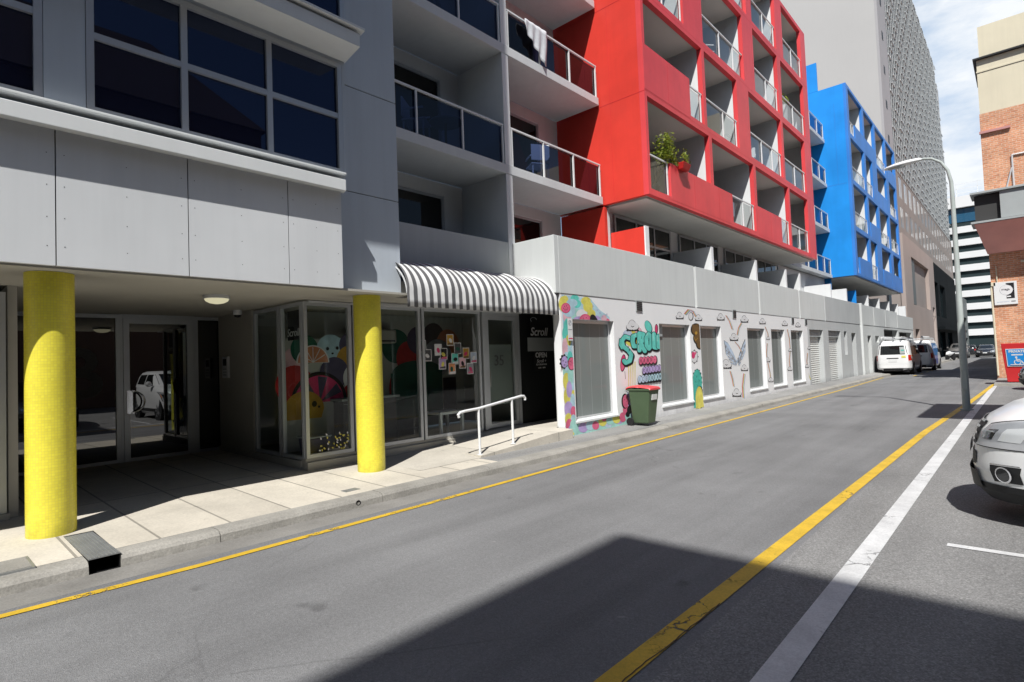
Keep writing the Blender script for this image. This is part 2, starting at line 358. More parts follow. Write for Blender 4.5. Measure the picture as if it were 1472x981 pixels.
def stripes(name):
    m, t, N, L = nt(name); out = N('ShaderNodeOutputMaterial'); b = N('ShaderNodeBsdfPrincipled'); L(b.outputs[0], out.inputs[0])
    pos = N('ShaderNodeNewGeometry').outputs['Position']; sep = N('ShaderNodeSeparateXYZ'); L(pos, sep.inputs[0])
    md = N('ShaderNodeMath', operation='FRACT'); mu = N('ShaderNodeMath', operation='MULTIPLY'); mu.inputs[1].default_value = 1/.149; L(sep.outputs[1], mu.inputs[0]); L(mu.outputs[0], md.inputs[0])
    f = ramp(N, L, md.outputs[0], [(.0, 1.), (.49, 1.), (.51, 0.), (.985, 0.), (1.0, 1.)])
    o = mixc(N, L, (.14,.14,.145), (.90,.90,.89), f)
    o = mixc(N, L, o, ramp(N, L, noise(N, L, pos, 2.4, 5, .6), [(.3, .9), (.7, 1.03)]), 1.0, 'MULTIPLY')
    L(o, b.inputs['Base Color']); b.inputs['Roughness'].default_value = .8
    M[name] = m
stripes('awning_cloth')

def leafmat(name, c1, c2):
    m, t, N, L = nt(name); out = N('ShaderNodeOutputMaterial'); b = N('ShaderNodeBsdfPrincipled'); tl = N('ShaderNodeBsdfTranslucent'); ms = N('ShaderNodeMixShader'); ms.inputs[0].default_value = .35
    pos = N('ShaderNodeNewGeometry').outputs['Position']
    o = mixc(N, L, c1, c2, ramp(N, L, noise(N, L, pos, 14, 3), [(.35, 0.), (.65, 1.)])); L(o, b.inputs['Base Color']); L(o, tl.inputs[0]); b.inputs['Roughness'].default_value = .5
    L(b.outputs[0], ms.inputs[1]); L(tl.outputs[0], ms.inputs[2]); L(ms.outputs[0], out.inputs[0]); M[name] = m
leafmat('leaf', (.12,.19,.02), (.42,.46,.06))

# flat artwork colours
ART = dict(cyan=(.16,.72,.62), pink=(.85,.17,.30), lilac=(.56,.42,.76), yellow=(.86,.78,.16), black=(.015,.015,.018), pale=(.52,.75,.85), white=(.86,.86,.87), hot=(.80,.06,.20), brown=(.19,.105,.035), teal=(.08,.55,.45), sky=(.60,.72,.88), grey=(.36,.38,.42), orange=(.85,.36,.16), red=(.55,.04,.04), green=(.015,.12,.08), violet=(.10,.09,.16), ochre=(.60,.34,.05), peach=(.75,.30,.16), dgrey=(.10,.10,.11), softpink=(.88,.55,.62), mint=(.45,.80,.72))
for k, c in ART.items(): paint('art_'+k, c, .65, .22 if k not in ('white','black') else .05, 5, speck=.10)

# ------------------------------------------------------------------ camera, sun, sky
cam = bpy.data.cameras.new('camera'); cam.sensor_width = 36; cam.lens = F/1472*36; cam.clip_start = .05; cam.clip_end = 3000
co = bpy.data.objects.new('camera', cam); COL.objects.link(co)
mw = Matrix((R_, U_, -W_)).transposed().to_4x4(); mw.translation = Vector((0, 0, CAMH)); co.matrix_world = mw
scene.camera = co
SUN = Vector((.38, -.66, 1)).normalized()
sl = bpy.data.lights.new('sun', 'SUN'); sl.energy = 5.0; sl.angle = RAD(.5); sl.color = (1.0, .98, .94)
so = bpy.data.objects.new('sun', sl); COL.objects.link(so); so.rotation_euler = SUN.to_track_quat('Z', 'Y').to_euler(); so.location = (8, -12, 30)
world = bpy.data.worlds.new('World'); scene.world = world; world.use_nodes = True
wt = world.node_tree; wt.nodes.clear(); L = wt.links.new
N = lambda ty, **kw: _n(wt, ty, kw)
sky = N('ShaderNodeTexSky'); sky.sky_type = 'NISHITA'; sky.sun_disc = False; sky.sun_elevation = math.asin(SUN.z); sky.sun_rotation = math.atan2(SUN.x, SUN.y); sky.air_density = 1.0; sky.dust_density = .6; sky.ozone_density = 1.0
tc = N('ShaderNodeTexCoord'); mp = N('ShaderNodeMapping'); mp.inputs['Scale'].default_value = (1, 1, 2.6); mp.inputs['Location'].default_value = (.3, .1, .2); L(tc.outputs['Generated'], mp.inputs[0])
cn = noise(N, L, mp.outputs[0], 2.2, 8, .58)
sepw = N('ShaderNodeSeparateXYZ'); L(tc.outputs['Generated'], sepw.inputs[0])
msk = ramp(N, L, sepw.outputs[1], [(.68, 0.), (.92, .42)])
adw = N('ShaderNodeMath', operation='ADD'); L(cn, adw.inputs[0]); L(msk, adw.inputs[1])
hz = ramp(N, L, sepw.outputs[1], [(.68, 0.), (.92, .72)])
base = mixc(N, L, sky.outputs[0], (7.2, 10.4, 14.8), hz)
cf = ramp(N, L, adw.outputs[0], [(.86, 0.), (1.14, .95)])
ccol = mixc(N, L, base, (14.5, 14.9, 15.3), cf)
bg = N('ShaderNodeBackground'); bg.inputs[1].default_value = .068; L(ccol, bg.inputs[0]); wo = N('ShaderNodeOutputWorld'); L(bg.outputs[0], wo.inputs[0])
scene.cycles.max_bounces = 8; scene.cycles.diffuse_bounces = 1; scene.cycles.glossy_bounces = 4; scene.cycles.transparent_max_bounces = 12
scene.view_settings.view_transform = 'Standard'; scene.view_settings.look = 'None'; scene.view_settings.exposure = 0; scene.view_settings.gamma = 1

# ================================================================== GROUND, ROAD, KERB, FOOTPATH
g = MB(); g.face([(-900,-900,-.03),(900,-900,-.03),(900,900,-.03),(-900,900,-.03)]); struct(g, 'ground', M['ground_mat'])
def sheet(x0, x1, y0, y1, z0, z1, ny=1):
    m = MB()
    for i in range(ny):
        a, b = y0+(y1-y0)*i/ny, y0+(y1-y0)*(i+1)/ny
        m.face([(x0,a,z0),(x1,a,z1),(x1,b,z1),(x0,b,z0)])
    return m
struct(sheet(-5.36, -1.45, -40, 165, 0, 0), 'road', M['asphalt_lane'])
struct(sheet(-1.45, 13.5, -40, 31.9, 0, 0), 'parking_area', M['asphalt_bay'])
struct(sheet(-1.45, 30, 31.9, 165, 0, 0), 'side_road', M['asphalt_lane'])
struct(sheet(-5.752, -5.36, -40, 165, -.012, 0), 'gutter', M['gutter'])
k = MB(); prof = [(-5.74,-.02),(-5.752,.055),(-5.775,.082),(-5.82,.094),(-5.97,.098),(-5.97,-.02)]
yy = -40
random.seed(3)
while yy < 165:
    b = yy + (1.83 if yy < 40 else 6)
    j = .004; dx = random.uniform(-.006, .006); dz = random.uniform(-.005, .004)
    segs = [(yy+j, b-j)]
    if yy < 1.26 and b > 1.07: segs = [(yy+j, 1.07), (1.30, b-j)]
    for a, c in segs:
        if c-a > .05: k.loft([[(x+dx, a, z+dz) for x, z in prof], [(x+dx, c, z+dz) for x, z in prof]])
    yy = b
struct(k, 'kerb', M['concrete_kerb'])
# kerb outlets: short dark pipe ends poking through the kerb face
for y in (3.59, 17.0, 21.1):
    o = MB(); o.lathe((-5.755, y, .045), [(.030,0),(.030,.008),(.022,.008),(.022,.002)], 'x', 14); struct(o, 'kerb_outlet', M['black'])
fp = MB()
def fz(x): return .098 + (-5.97-x)*.02
for x0, x1, a, b in ((-6.85,-5.97,-40,1.07),(-6.85,-5.97,1.30,6.15),(-6.85,-6.86,0,0)):
    if b > a: fp.face([(x0,a,fz(x0)),(x1,a,fz(x1)),(x1,b,fz(x1)),(x0,b,fz(x0))])
fp.face([(-6.85,1.07,fz(-6.85)),(-6.78,1.07,fz(-6.78)),(-6.78,1.30,fz(-6.78)),(-6.85,1.30,fz(-6.85))])
fp.face([(-11.4,-40,fz(-11)),(-6.85,-40,fz(-6.85)),(-6.85,5.0,fz(-6.85)),(-11.4,5.0,fz(-11))])
struct(fp, 'footpath', M['paver'])
rp = MB()
ys = [5.0, 5.6, 6.2, 6.8, 7.4, 8.0, 8.64]; rz = [.116, .125, .15, .19, .235, .275, .29]
for i in range(len(ys)-1):
    a, b = ys[i], ys[i+1]
    rp.face([(-8.0,a,rz[i]+.01),(-6.85,a,rz[i]),(-6.85,b,rz[i+1]),(-8.0,b,rz[i+1]+.01)])
    if a < 6.1:
        f0, f1 = fz(-6.4)+.004, fz(-6.4)+.004
        rp.face([(-6.85,a,rz[i]),(-6.40,a,f0),(-6.40,b,f1),(-6.85,b,rz[i+1])])
    if a >= 6.1:
        e0, e1 = -6.40, -6.40
        rp.face([(-6.85,a,rz[i]),(e0,a,rz[i]-.012),(e1,b,rz[i+1]-.012),(-6.85,b,rz[i+1])]); rp.face([(e0,a,rz[i]-.012),(e0,a,.05),(e1,b,.05),(e1,b,rz[i+1]-.012)])
rp.face([(-6.4,8.64,.28),(-6.85,8.64,.29),(-6.85,8.64,0),(-6.4,8.64,0)]); rp.face([(-6.85,6.2,.15),(-6.40,6.2,.138),(-6.40,6.2,fz(-6.4)),(-6.85,6.2,fz(-6.85))]); rp.face([(-6.80,8.64,.289),(-8.0,8.64,.30),(-8.0,10.5,.30),(-6.80,10.5,.289)])
struct(rp, 'ramp', M['ramp_concrete'])
ap = MB()
ap.face([(-6.40,6.15,.106),(-5.97,6.15,.0985),(-5.97,8.64,.0985),(-6.40,8.64,.106)])
ap.face([(-6.62,8.64,.11),(-5.97,8.64,.0985),(-5.97,24,.0985),(-6.62,24,.17)])
ap.face([(-6.62,24,.17),(-5.97,24,.0985),(-5.97,60,.0985),(-6.62,60,.12)])
ap.face([(-8.2,60,.12),(-5.97,60,.0985),(-5.97,165,.0985),(-8.2,165,.12)])
struct(ap, 'asphalt_footpath', M['asphalt_path'])

def ribbon(pts, w, z=.004):
    m = MB(); P = [Vector((x, y, z)) for x, y in pts]; Ls = []
    for i, p in enumerate(P):
        t = (P[min(i+1,len(P)-1)]-P[max(i-1,0)]).normalized(); n = Vector((-t.y, t.x, 0)); Ls.append((p+n*w/2, p-n*w/2))
    for i in range(len(P)-1): m.face([Ls[i][0], Ls[i][1], Ls[i+1][1], Ls[i+1][0]])
    return m
struct(ribbon([(-5.25,-40),(-5.24,.3),(-5.17,1.7),(-5.17,4),(-5.26,9.1),(-5.36,23.6),(-5.62,35)], .085, .006), 'yellow_line', M['line_yellow'])
struct(ribbon([(-1.66,-40),(-1.60,2.4),(-1.57,4.85),(-1.46,12.8),(-1.21,20.0),(-1.12,23.5),(-.98,29.0)], .125, .006), 'yellow_line', M['line_yellow'])
random.seed(21)
cx_ = -1.53; CR = []
for i in range(60): cx_ += random.uniform(-.006,.006); CR.append((min(-1.505,max(-1.56,cx_)), .6+i*.05))
struct(ribbon(CR, .007, .0085), 'road_crack', M['black'])
struct(ribbon([(-1.02,-40),(-1.0,3),(-1.0,15.25),(-.95,25.0),(-.94,28)], .15, .005), 'white_line', M['line_white'])
for y, x0 in ((-5.0,-.55),(-2.35,-.55),(.3,-.55),(3.0,.1),(5.68,-.55),(10.6,-.5),(13.3,-.5),(16,-.5),(25.3,-.35),(28.3,-.6)):
    struct(ribbon([(x0,y),(x0+4.8,y+.02)], .085, .005), 'bay_line', M['line_white'])
for i in range(4): struct(ribbon([(-4.52,36.6+i*2.6),(-4.50,37.6+i*2.6)], .1, .005), 'bay_line', M['line_yellow'])
struct(ribbon([(-3.4,47.5),(1.0,47.9)], .14, .005), 'white_line', M['line_white'])

# ================================================================== helpers for building parts
def window(parent, c, u0, u1, z0, z1, mull=(), trans=(), bar=.05, dep=.06, fm='frame_metal', gm='dark_glass', axis='x', name='window', sgn=1, label=None, back=.5):
    f = MB(); P = (lambda a,b,c0,d,e,g: f.box(a,b,c0,d,e,g)) if axis == 'x' else (lambda a,b,c0,d,e,g: f.box(c0,d,a,b,e,g))
    d0, d1 = c, c - sgn*dep
    P(d0,d1,u0,u0+bar,z0,z1); P(d0,d1,u1-bar,u1,z0,z1); P(d0,d1,u0+bar,u1-bar,z0,z0+bar); P(d0,d1,u0+bar,u1-bar,z1-bar,z1)
    e0 = c - sgn*.004
    for m in mull: P(e0,d1,m-bar/2,m+bar/2,z0+bar,z1-bar)
    cuts = [u0+bar] + [q for m in sorted(mull) for q in (m-bar/2, m+bar/2)] + [u1-bar]
    for t in trans:
        for i in range(0, len(cuts), 2): P(c-sgn*.007,d1,cuts[i],cuts[i+1],t-bar/2,t+bar/2)
    fo = f.build(name, M[fm], parent, label=label)
    p = MB(); q = c - sgn*dep*back
    A, B = u0+bar*.5, u1-bar*.5
    pts = [(q,A,z0+bar*.5),(q,B,z0+bar*.5),(q,B,z1-bar*.5),(q,A,z1-bar*.5)]
    if axis != 'x': pts = [(y,x,z) for x,y,z in pts]
    p.face(pts); p.build('pane', M[gm], fo); return fo
def balustrade(parent, X, y0, y1, zf, zr, posts, gm='balcony_glass', pm='white_metal'):
    f = MB(); f.box(X-.018,X+.02,y0,y1,zr-.016,zr+.016)
    for p in posts: f.box(X-.015,X+.017,p-.017,p+.017,zf,zr-.016)
    fo = f.build('balustrade', M[pm], parent)
    p = MB(); p.face([(X-.03,y0+.02,zf+.03),(X-.03,y1-.02,zf+.03),(X-.03,y1-.02,zr-.03),(X-.03,y0+.02,zr-.03)]); p.build('glass_panel', M[gm], fo); return fo
def text_mesh(body, size, parent, mat, org, right, up, name='lettering', offset=0.0, align='CENTER', shear=0.0, depth=.002):
    cu = bpy.data.curves.new('t', 'FONT'); cu.body = body; cu.size = size; cu.align_x = align; cu.align_y = 'CENTER'; cu.offset = offset; cu.shear = shear; cu.extrude = depth; cu.resolution_u = 3
    to = bpy.data.objects.new('t', cu); COL.objects.link(to)
    dg = bpy.context.evaluated_depsgraph_get(); dg.update(); me = bpy.data.meshes.new_from_object(to.evaluated_get(dg)); bpy.data.objects.remove(to); bpy.data.curves.remove(cu)
    r, u = Vector(right).normalized(), Vector(up).normalized(); n = r.cross(u); o = Vector(org) - (origin(parent) if parent else Vector((0,0,0)))
    for v in me.vertices: v.co = o + r*v.co.x + u*v.co.y + n*v.co.z
    me.materials.clear(); me.materials.append(mat); me.name = name
    ob = bpy.data.objects.new(name, me); COL.objects.link(ob)
    if parent: ob.parent = parent
    return ob

# ================================================================== GREY APARTMENT BUILDING (left)
gb = thing('apartment_building', 'grey panelled apartment building on two yellow columns with a shop under a striped awning', 'building', (-9, 2, 0))
SOF = 2.63
p = MB(); js = [-8.6, -6.5, -4.4, -2.3, -.6, onx(80,290,-6.6).y, onx(271,320,-6.6).y, onx(415,335,-6.6).y, 3.99]
p.box(-6.66,-6.9,-8.6,3.985,2.66,4.0,1)
for i in range(len(js)-1):
    a, b = js[i]+.005, js[i+1]-.005
    p.box(-6.6,-6.65,a,b,2.65,3.96,0)
    for zc in (2.83,3.1,3.4,3.7):
        for yc in (a+.06, (a+b)/2, b-.06): p.box(-6.598,-6.61,yc-.0035,yc+.0035,zc-.0035,zc+.0035,1)
p.build('panel_wall', [M['grey_panel'], M['dark_metal']], gb)
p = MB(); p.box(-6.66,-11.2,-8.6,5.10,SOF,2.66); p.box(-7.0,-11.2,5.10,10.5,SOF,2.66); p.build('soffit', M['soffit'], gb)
p = MB(); p.hexa([(-6.66,-8.6,3.94),(-6.44,-8.6,3.905),(-6.44,3.97,3.905),(-6.66,4.06,3.94),(-6.66,-8.6,4.12),(-6.44,-8.6,4.05),(-6.44,3.97,4.05),(-6.66,4.06,4.12)]); p.box(-6.47,-6.62,-8.6,4.0,4.13,4.16); p.build('window_ledge', M['sill_white'], gb, bevel=.006)
p = MB(); p.facade(-6.62,-6.85,-8.6,4.10,4.165,5.75,[(-5.6,-2.35,4.18,5.7),(-2.0,.93,4.18,5.7),(1.25,4.06,4.18,5.7)]); p.build('wall', M['grey_paint_shaded'], gb)
window(gb,-6.615,1.255,4.055,4.185,5.695,(2.13,3.07),(4.97,),.065,.09,gm='bay_glass',label='wide dark window of six panes right of the grey pier')
window(gb,-6.615,-1.995,.925,4.185,5.695,(-1.0,0.0),(5.02,),.065,.09,gm='bay_glass',label='dark window cut by the left edge of the photo')
window(gb,-6.615,-5.595,-2.355,4.185,5.695,(-4.5,-3.4),(4.97,),.065,.09,gm='bay_glass')
p = MB(); p.hexa([(-6.9,-8.6,5.74),(-6.15,-8.6,5.735),(-6.15,4.05,5.735),(-6.9,4.16,5.74),(-6.9,-8.6,5.93),(-6.15,-8.6,5.905),(-6.15,4.05,5.905),(-6.9,4.16,5.93)]); p.hexa([(-6.9,-8.6,5.96),(-6.10,-8.6,5.945),(-6.10,4.10,5.945),(-6.9,4.20,5.96),(-6.9,-8.6,5.995),(-6.10,-8.6,5.975),(-6.10,4.10,5.975),(-6.9,4.20,5.995)])
p.build('window_canopy', M['sill_white'], gb)
p = MB(); p.facade(-6.62,-6.85,-8.6,4.18,6.0,9.0,[(-6,-2.35,6.1,7.9),(-1.9,1.5,6.1,7.9),(1.8,4.12,6.1,7.9)]); p.build('upper_wall', M['grey_paint_shaded'], gb)
for a, b in ((-6,-2.35),(-1.9,1.5),(1.8,4.12)): window(gb,-6.615,a+.005,b-.005,6.105,7.895,(a+(b-a)*.35,a+(b-a)*.68),(),.06,.09,gm='bay_glass')
p = MB()
for z0, z1 in ((2.66,4.055),(4.067,5.56),(5.575,8.6),(8.615,13.0)): p.box(-6.86,-7.9,3.9,5.11,z0,z1,0)
p.box(-6.88,-7.85,3.95,5.09,2.7,12.9,1); p.build('pier', [M['grey_paint_shaded'], M['dark_metal']], gb, bevel=.004)
p = MB(); p.box(-5.0,-6.86,-8.6,3.96,8.25,17.0); p.build('shade_overhang', M['grey_panel'], gb)  # unseen box overhead, added and sized to shade the pier and balcony slabs
# balconies between the pier and the red block
for z in (5.45, 7.98, 10.5, 13.0):
    p = MB(); p.box(-7.65,-9.0,5.12,11.99,z,z+.19); p.build('balcony_slab', [M['slab_grey']], gb, bevel=.006)
for z0, z1 in ((2.9,5.448),(5.642,7.978),(8.172,10.498),(10.692,12.99)):
    p = MB(); p.box(-7.66,-9.0,8.42,8.61,z0,z1); p.build('partition', M['balcony_wall'], gb)
p = MB(); p.box(-7.66,-7.78,5.12,8.415,2.9,4.02); p.build('parapet', M['podium_dark'], gb, bevel=.005)
p = MB(); p.box(-7.0,-9.2,5.12,8.64,2.68,2.89); p.build('awning_bulkhead', M['slab_grey'], gb)
for zf, zt in ((3.0,5.4495),(5.6405,7.9795),(8.1705,10.4995),(10.6905,12.9995)):
    holes = [(5.6,7.9,zf+.08,zt-.28),(8.9,11.2,zf+.08,zt-.28)]
    p = MB(); p.facade(-9.0,-9.2,5.12,11.99,zf,zt,holes); p.build('back_wall', M['balcony_wall'], gb)
    for h in holes: window(gb,-9.02,h[0]+.004,h[1]-.004,h[2]+.004,h[3]-.004,(h[0]+.85,),(),.05,.06)
for zf in (5.642, 8.172, 10.692):
    balustrade(gb,-7.69,5.13,8.41,zf,zf+.81,(5.16,6.17,7.27,8.38)); balustrade(gb,-7.69,8.63,11.97,zf,zf+.81,(8.66,9.71,10.83,11.94))
# two round mosaic columns
def column(x, y, z0, z1, r, label):
    m = MB(); m.lathe((x,y,0),[(r,z0),(r,z1)],'z',48)
    o = m.build('column', M['mosaic_yellow'], gb, smooth=True, label=label)
    for v in o.data.vertices: v.co = v.co - Vector((x-gb.location.x, y-gb.location.y, 0))
    o.location = (x-gb.location.x, y-gb.location.y, 0)
c1 = onz(68,768,.115); c2 = onz(538,669,.115)
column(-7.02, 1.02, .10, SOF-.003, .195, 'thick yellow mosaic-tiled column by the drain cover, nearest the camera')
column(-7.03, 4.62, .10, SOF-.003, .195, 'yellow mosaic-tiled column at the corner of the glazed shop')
# shop front -------------------------------------------------------
SX = -7.8
p = MB(); p.box(SX+.06,SX-.10,4.02,7.68,.02,.245); p.box(SX+.0,SX-.12,4.02,7.68,.245,.29); p.box(-11,SX-.11,4.0,4.12,.02,.26); p.build('plinth', M['soffit'], gb)
for a, b, lb in ((4.04,4.83,'corner pane of the shop with a fruit mural behind it'),(4.86,6.20,'shop pane beside the yellow column'),(6.23,7.66,'shop pane covered with a cluster of postcards')):
    window(gb,SX,a,b,.295,2.60,(),(),.055,.07,gm='shop_glass',name='shop_window',label=lb)
for a, b in ((-8.55,-7.86),(-9.5,-8.6)): window(gb,4.03,a,b,.27,2.60,(),(),.05,.06,gm='shop_glass',name='shop_window',axis='y',sgn=-1)
p = MB(); p.box(-9.55,-11,4.03,4.11,.1,SOF); p.build('entry_side_wall', M['soffit'], gb)
p = MB(); p.box(-7.62,-7.9,4.86,10.5,2.605,2.628); p.box(-7.55,-7.58,4.0,8.6,2.56,2.585); p.build('awning_rail', M['rail_metal'], gb)
df = MB(); df.box(SX+.02,SX-.08,7.70,7.78,.29,2.62); df.box(SX+.02,SX-.08,8.70,8.78,.29,2.62); df.box(SX+.02,SX-.08,7.78,8.70,2.53,2.62); df.build('door_frame', M['frame_metal'], gb)
d = window(gb,SX+.01,7.785,8.695,.31,2.525,(),(),.085,.06,gm='shop_glass',name='shop_door',label='glass shop door with the number 35')
p = MB(); p.face([(SX-.06,7.88,.75),(SX-.06,8.6,.75),(SX-.06,8.6,1.95),(SX-.06,7.88,1.95)]); p.build('frosted_film', M['frost_glass'], d)
text_mesh('35', .30, d, M['art_dgrey'], (SX-.02,8.18,1.62), (0,1,0), (0,0,1), 'number')
p = MB(); p.tube([(SX+.06,7.84,1.12),(SX+.06,7.84,1.42)],.012); p.build('handle', M['chrome'], d)
p = MB(); p.box(SX-.02,SX-.05,8.79,10.5,.30,2.62); p.build('dark_panel', M['board_black'], gb, bevel=.004)
# interior
iw = MB(); iw.box(-9.5,-9.6,4.95,8.75,.3,SOF,0); iw.box(-7.95,-9.6,8.80,8.83,.3,SOF,0); iw.box(-7.9,-11,4.95,4.99,1.0,1.0001,0)
IW = iw.build('interior_wall', M['interior_wall'], gb)
fl = MB(); fl.box(SX-.12,-11,4.13,8.75,.24,.27); fl.build('interior_floor', M['interior_floor'], gb)
ig = MB(); ig.box(-9.9,-10.0,4.12,5.0,.3,SOF); ig.box(-10.98,-11.05,4.1,8.8,.3,SOF); ig.build('rear_wall', M['interior_wall'], gb)

# artwork helper: discs and polygons stacked on a plane, each a hair in front of the last
class Art:
    def __init__(s, conv, step=.0004, nrm=(1,0,0)): s.mb = MB(); s.mats = []; s.idx = {}; s.k = 0; s.conv = conv; s.step = step; s.n = Vector(nrm)
    def mi(s, c):
        if c not in s.idx: s.idx[c] = len(s.mats); s.mats.append(M['art_'+c])
        return s.idx[c]
    def poly(s, pts, c):
        s.k += 1; s.mb.face([Vector(s.conv(x, y)) + s.n*s.step*s.k for x, y in pts], s.mi(c))
    def disc(s, x, y, rx, ry, c, rot=0, n=20, a0=0, a1=360):
        cr, sr = math.cos(RAD(rot)), math.sin(RAD(rot)); P = []
        full = a1-a0 >= 360
        for i in range(n + (0 if full else 1)):
            t = RAD(a0 + (a1-a0)*i/n); u, v = rx*math.cos(t), ry*math.sin(t); P.append((x+u*cr-v*sr, y+u*sr+v*cr))
        s.poly(P, c)
    def stroke(s, pts, w, c, taper=False):
        P = [Vector((x, y)) for x, y in pts]
        for i in range(len(P)-1):
            d = (P[i+1]-P[i]); 
            if d.length < 1e-6: continue
            n = Vector((-d.y, d.x)).normalized()*w/2; s.poly([P[i]+n, P[i+1]+n, P[i+1]-n, P[i]-n], c)
        if w > .6:
            for q in P: s.disc(q.x, q.y, w/2, w/2, c, n=10)
    def build(s, name, parent, label=None): return s.mb.build(name, s.mats, parent, label=label)

fa = Art(lambda y, z: (-8.62, y, z)); 
fw = MB(); fw.box(-8.64,-8.70,4.16,5.75,.3,2.1); FW = fw.build('mural_screen', M['interior_wall'], gb)
fa.conv = lambda y, z: (-8.635, y, z)
for (y, z, r, c) in ((4.30,1.75,.20,'softpink'),(4.48,1.92,.24,'green'),(4.95,1.90,.27,'pale'),(5.32,1.98,.22,'violet'),(5.30,1.72,.26,'ochre'),(5.62,1.75,.2,'pink'),(5.0,1.52,.27,'violet'),(5.42,1.42,.26,'white'),(4.3,1.35,.32,'red'),(5.35,1.12,.22,'red'),(5.62,1.0,.22,'pink')): fa.disc(y,z,r,r,c,n=28)
fa.disc(4.62,1.70,.29,.29,'white',n=28,a0=0,a1=180); fa.disc(4.62,1.705,.265,.265,'peach',n=28,a0=0,a1=180)
for t in (30,60,90,120,150): fa.stroke([(4.62,1.71),(4.62+.25*math.cos(RAD(t)),1.71+.25*math.sin(RAD(t)))],.012,'white')
for y, z, r in ((4.72,1.05,.50),(4.72,1.05,.44)): fa.disc(y,z,r,r,'black' if r > .45 else 'hot',n=36,a0=0,a1=180)
for t in (20,70,120): fa.poly([(4.72,1.05),(4.72+.43*math.cos(RAD(t)),1.05+.43*math.sin(RAD(t))),(4.72+.43*math.cos(RAD(t+24)),1.05+.43*math.sin(RAD(t+24)))],'violet')
fa.disc(4.45,.95,.34,.30,'ochre',n=28,a0=0,a1=180); fa.poly([(4.11,.95),(4.79,.95),(4.74,.80),(4.16,.80)],'ochre'); fa.disc(4.62,1.03,.045,.05,'black'); fa.disc(4.70,.98,.02,.02,'black')
fa.disc(4.88,1.93,.028,.03,'black'); fa.disc(5.06,1.94,.028,.03,'black'); fa.disc(4.97,1.85,.022,.016,'black')
for i in range(9): fa.stroke([(5.25+.12*(i%3),1.3+.1*(i//3)),(5.30+.12*(i%3),1.33+.1*(i//3))],.014,'dgrey')
fa.build('fruit_mural', FW)
ia = Art(lambda y, z: (-9.495, y, z))
for (y, z, rx, rz, c) in ((6.9,2.0,.35,.35,'green'),(7.2,1.75,.3,.35,'red'),(7.5,2.12,.32,.3,'violet'),(7.9,2.2,.3,.3,'dgrey'),(8.3,1.95,.35,.42,'peach'),(7.0,1.1,.3,.5,'red'),(8.0,1.75,.4,.4,'grey')): ia.disc(y,z,rx,rz,c,n=26)
ia.poly([(6.75,.5),(8.1,.5),(8.1,1.45),(6.75,1.45)],'green'); ia.disc(7.45,1.45,.66,.25,'green',n=28,a0=0,a1=180)
ia.poly([(8.12,.4),(8.5,.4),(8.5,1.3),(8.12,1.3)],'black'); ia.stroke([(5.9,1.5),(6.1,1.5),(6.12,1.0)],.03,'hot')
ia.build('wall_painting', IW)
# entry lobby at the back of the recess
EX = -11.0
p = MB(); p.box(EX-.2,EX-.3,-8.6,5.2,.0,2.9); p.build('lobby_back_wall', M['interior_dark'], gb)
for q_ in ((.901,.949,.1,SOF-.003),(2.501,2.539,.1,SOF-.003),(3.581,3.619,.1,SOF-.003),(2.541,3.579,2.562,SOF-.003)): p = MB(); p.box(EX,EX-.08,*q_); p.build('lobby_mullion', M['frame_metal'], gb)
window(gb,EX,-1.5,.9,.18,SOF-.01,(),(),.06,.08,gm='entry_glass',name='lobby_window')
lw = window(gb,EX,.95,2.50,.18,SOF-.01,(),(),.06,.08,gm='entry_glass',name='lobby_window',label='dark lobby pane with a large faint letter B')
text_mesh('B', 1.15, lw, M['interior_dark'], (EX-.03,1.95,1.62), (0,1,0), (0,0,1), 'frosted_letter', offset=.02)
window(gb,EX,3.62,4.40,.18,SOF-.01,(),(),.06,.08,gm='entry_glass',name='lobby_window',label='narrow dark lobby pane beside the intercom')
ld = window(gb,EX+.02,2.54,3.58,.16,2.56,(),(),.085,.08,gm='entry_glass',name='lobby_door',label='framed dark glass entrance door with a round pull handle')
p = MB(); p.tube([(EX+.07,2.66+.16*math.sin(t*math.pi/10),1.17+.17*math.cos(t*math.pi/10)) for t in range(11)],.013); p.box(EX+.02,EX+.075,2.645,2.675,.98,1.0); p.box(EX+.02,EX+.075,2.645,2.675,1.34,1.36); p.box(EX+.02,EX+.035,2.58,2.66,.98,1.36); p.build('handle', M['chrome'], ld)
window(gb,-8.05,-3.2,.80,.2,2.55,(-1.2,),(2.2,),.06,.08,gm='dark_glass',name='side_shop_window',label='shop pane behind the thick yellow column')
p = MB(); p.box(-8.0,-8.2,-8,.82,.02,.20); p.box(-8.1,-11,.82,.9,.05,SOF); p.build('side_shop_base', M['soffit'], gb)

# small fittings under the soffit
def ceiling_light():
    t = thing('ceiling_light','round bulkhead light glowing pale yellow on the entrance soffit','light',(-7.95,2.9,SOF))
    m = MB(); m.lathe((-7.95,2.9,SOF),[(.165,0),(.165,-.045),(.14,-.05)],'z',32); m.build('housing',M['rail_metal'],t,smooth=True)
    mm, tt, Nn, Ll = nt('lit_diffuser'); o = Nn('ShaderNodeOutputMaterial'); e = Nn('ShaderNodeEmission'); e.inputs[0].default_value = (1,.93,.62,1); e.inputs[1].default_value = .62; Ll(e.outputs[0], o.inputs[0])
    m = MB(); m.lathe((-7.95,2.9,SOF),[(.15,-.045),(.135,-.075),(.09,-.1),(.03,-.112),(.002,-.113)],'z',32); m.build('diffuser',mm,t,smooth=True)
ceiling_light()
t = thing('security_camera','small white dome security camera under the soffit beside the lobby glass','camera',(-9.7,3.86,SOF))
m = MB(); m.lathe((-9.7,3.86,SOF),[(.07,0),(.07,-.07),(.06,-.08)],'z',24); m.build('housing',M['white_metal'],t,smooth=True)
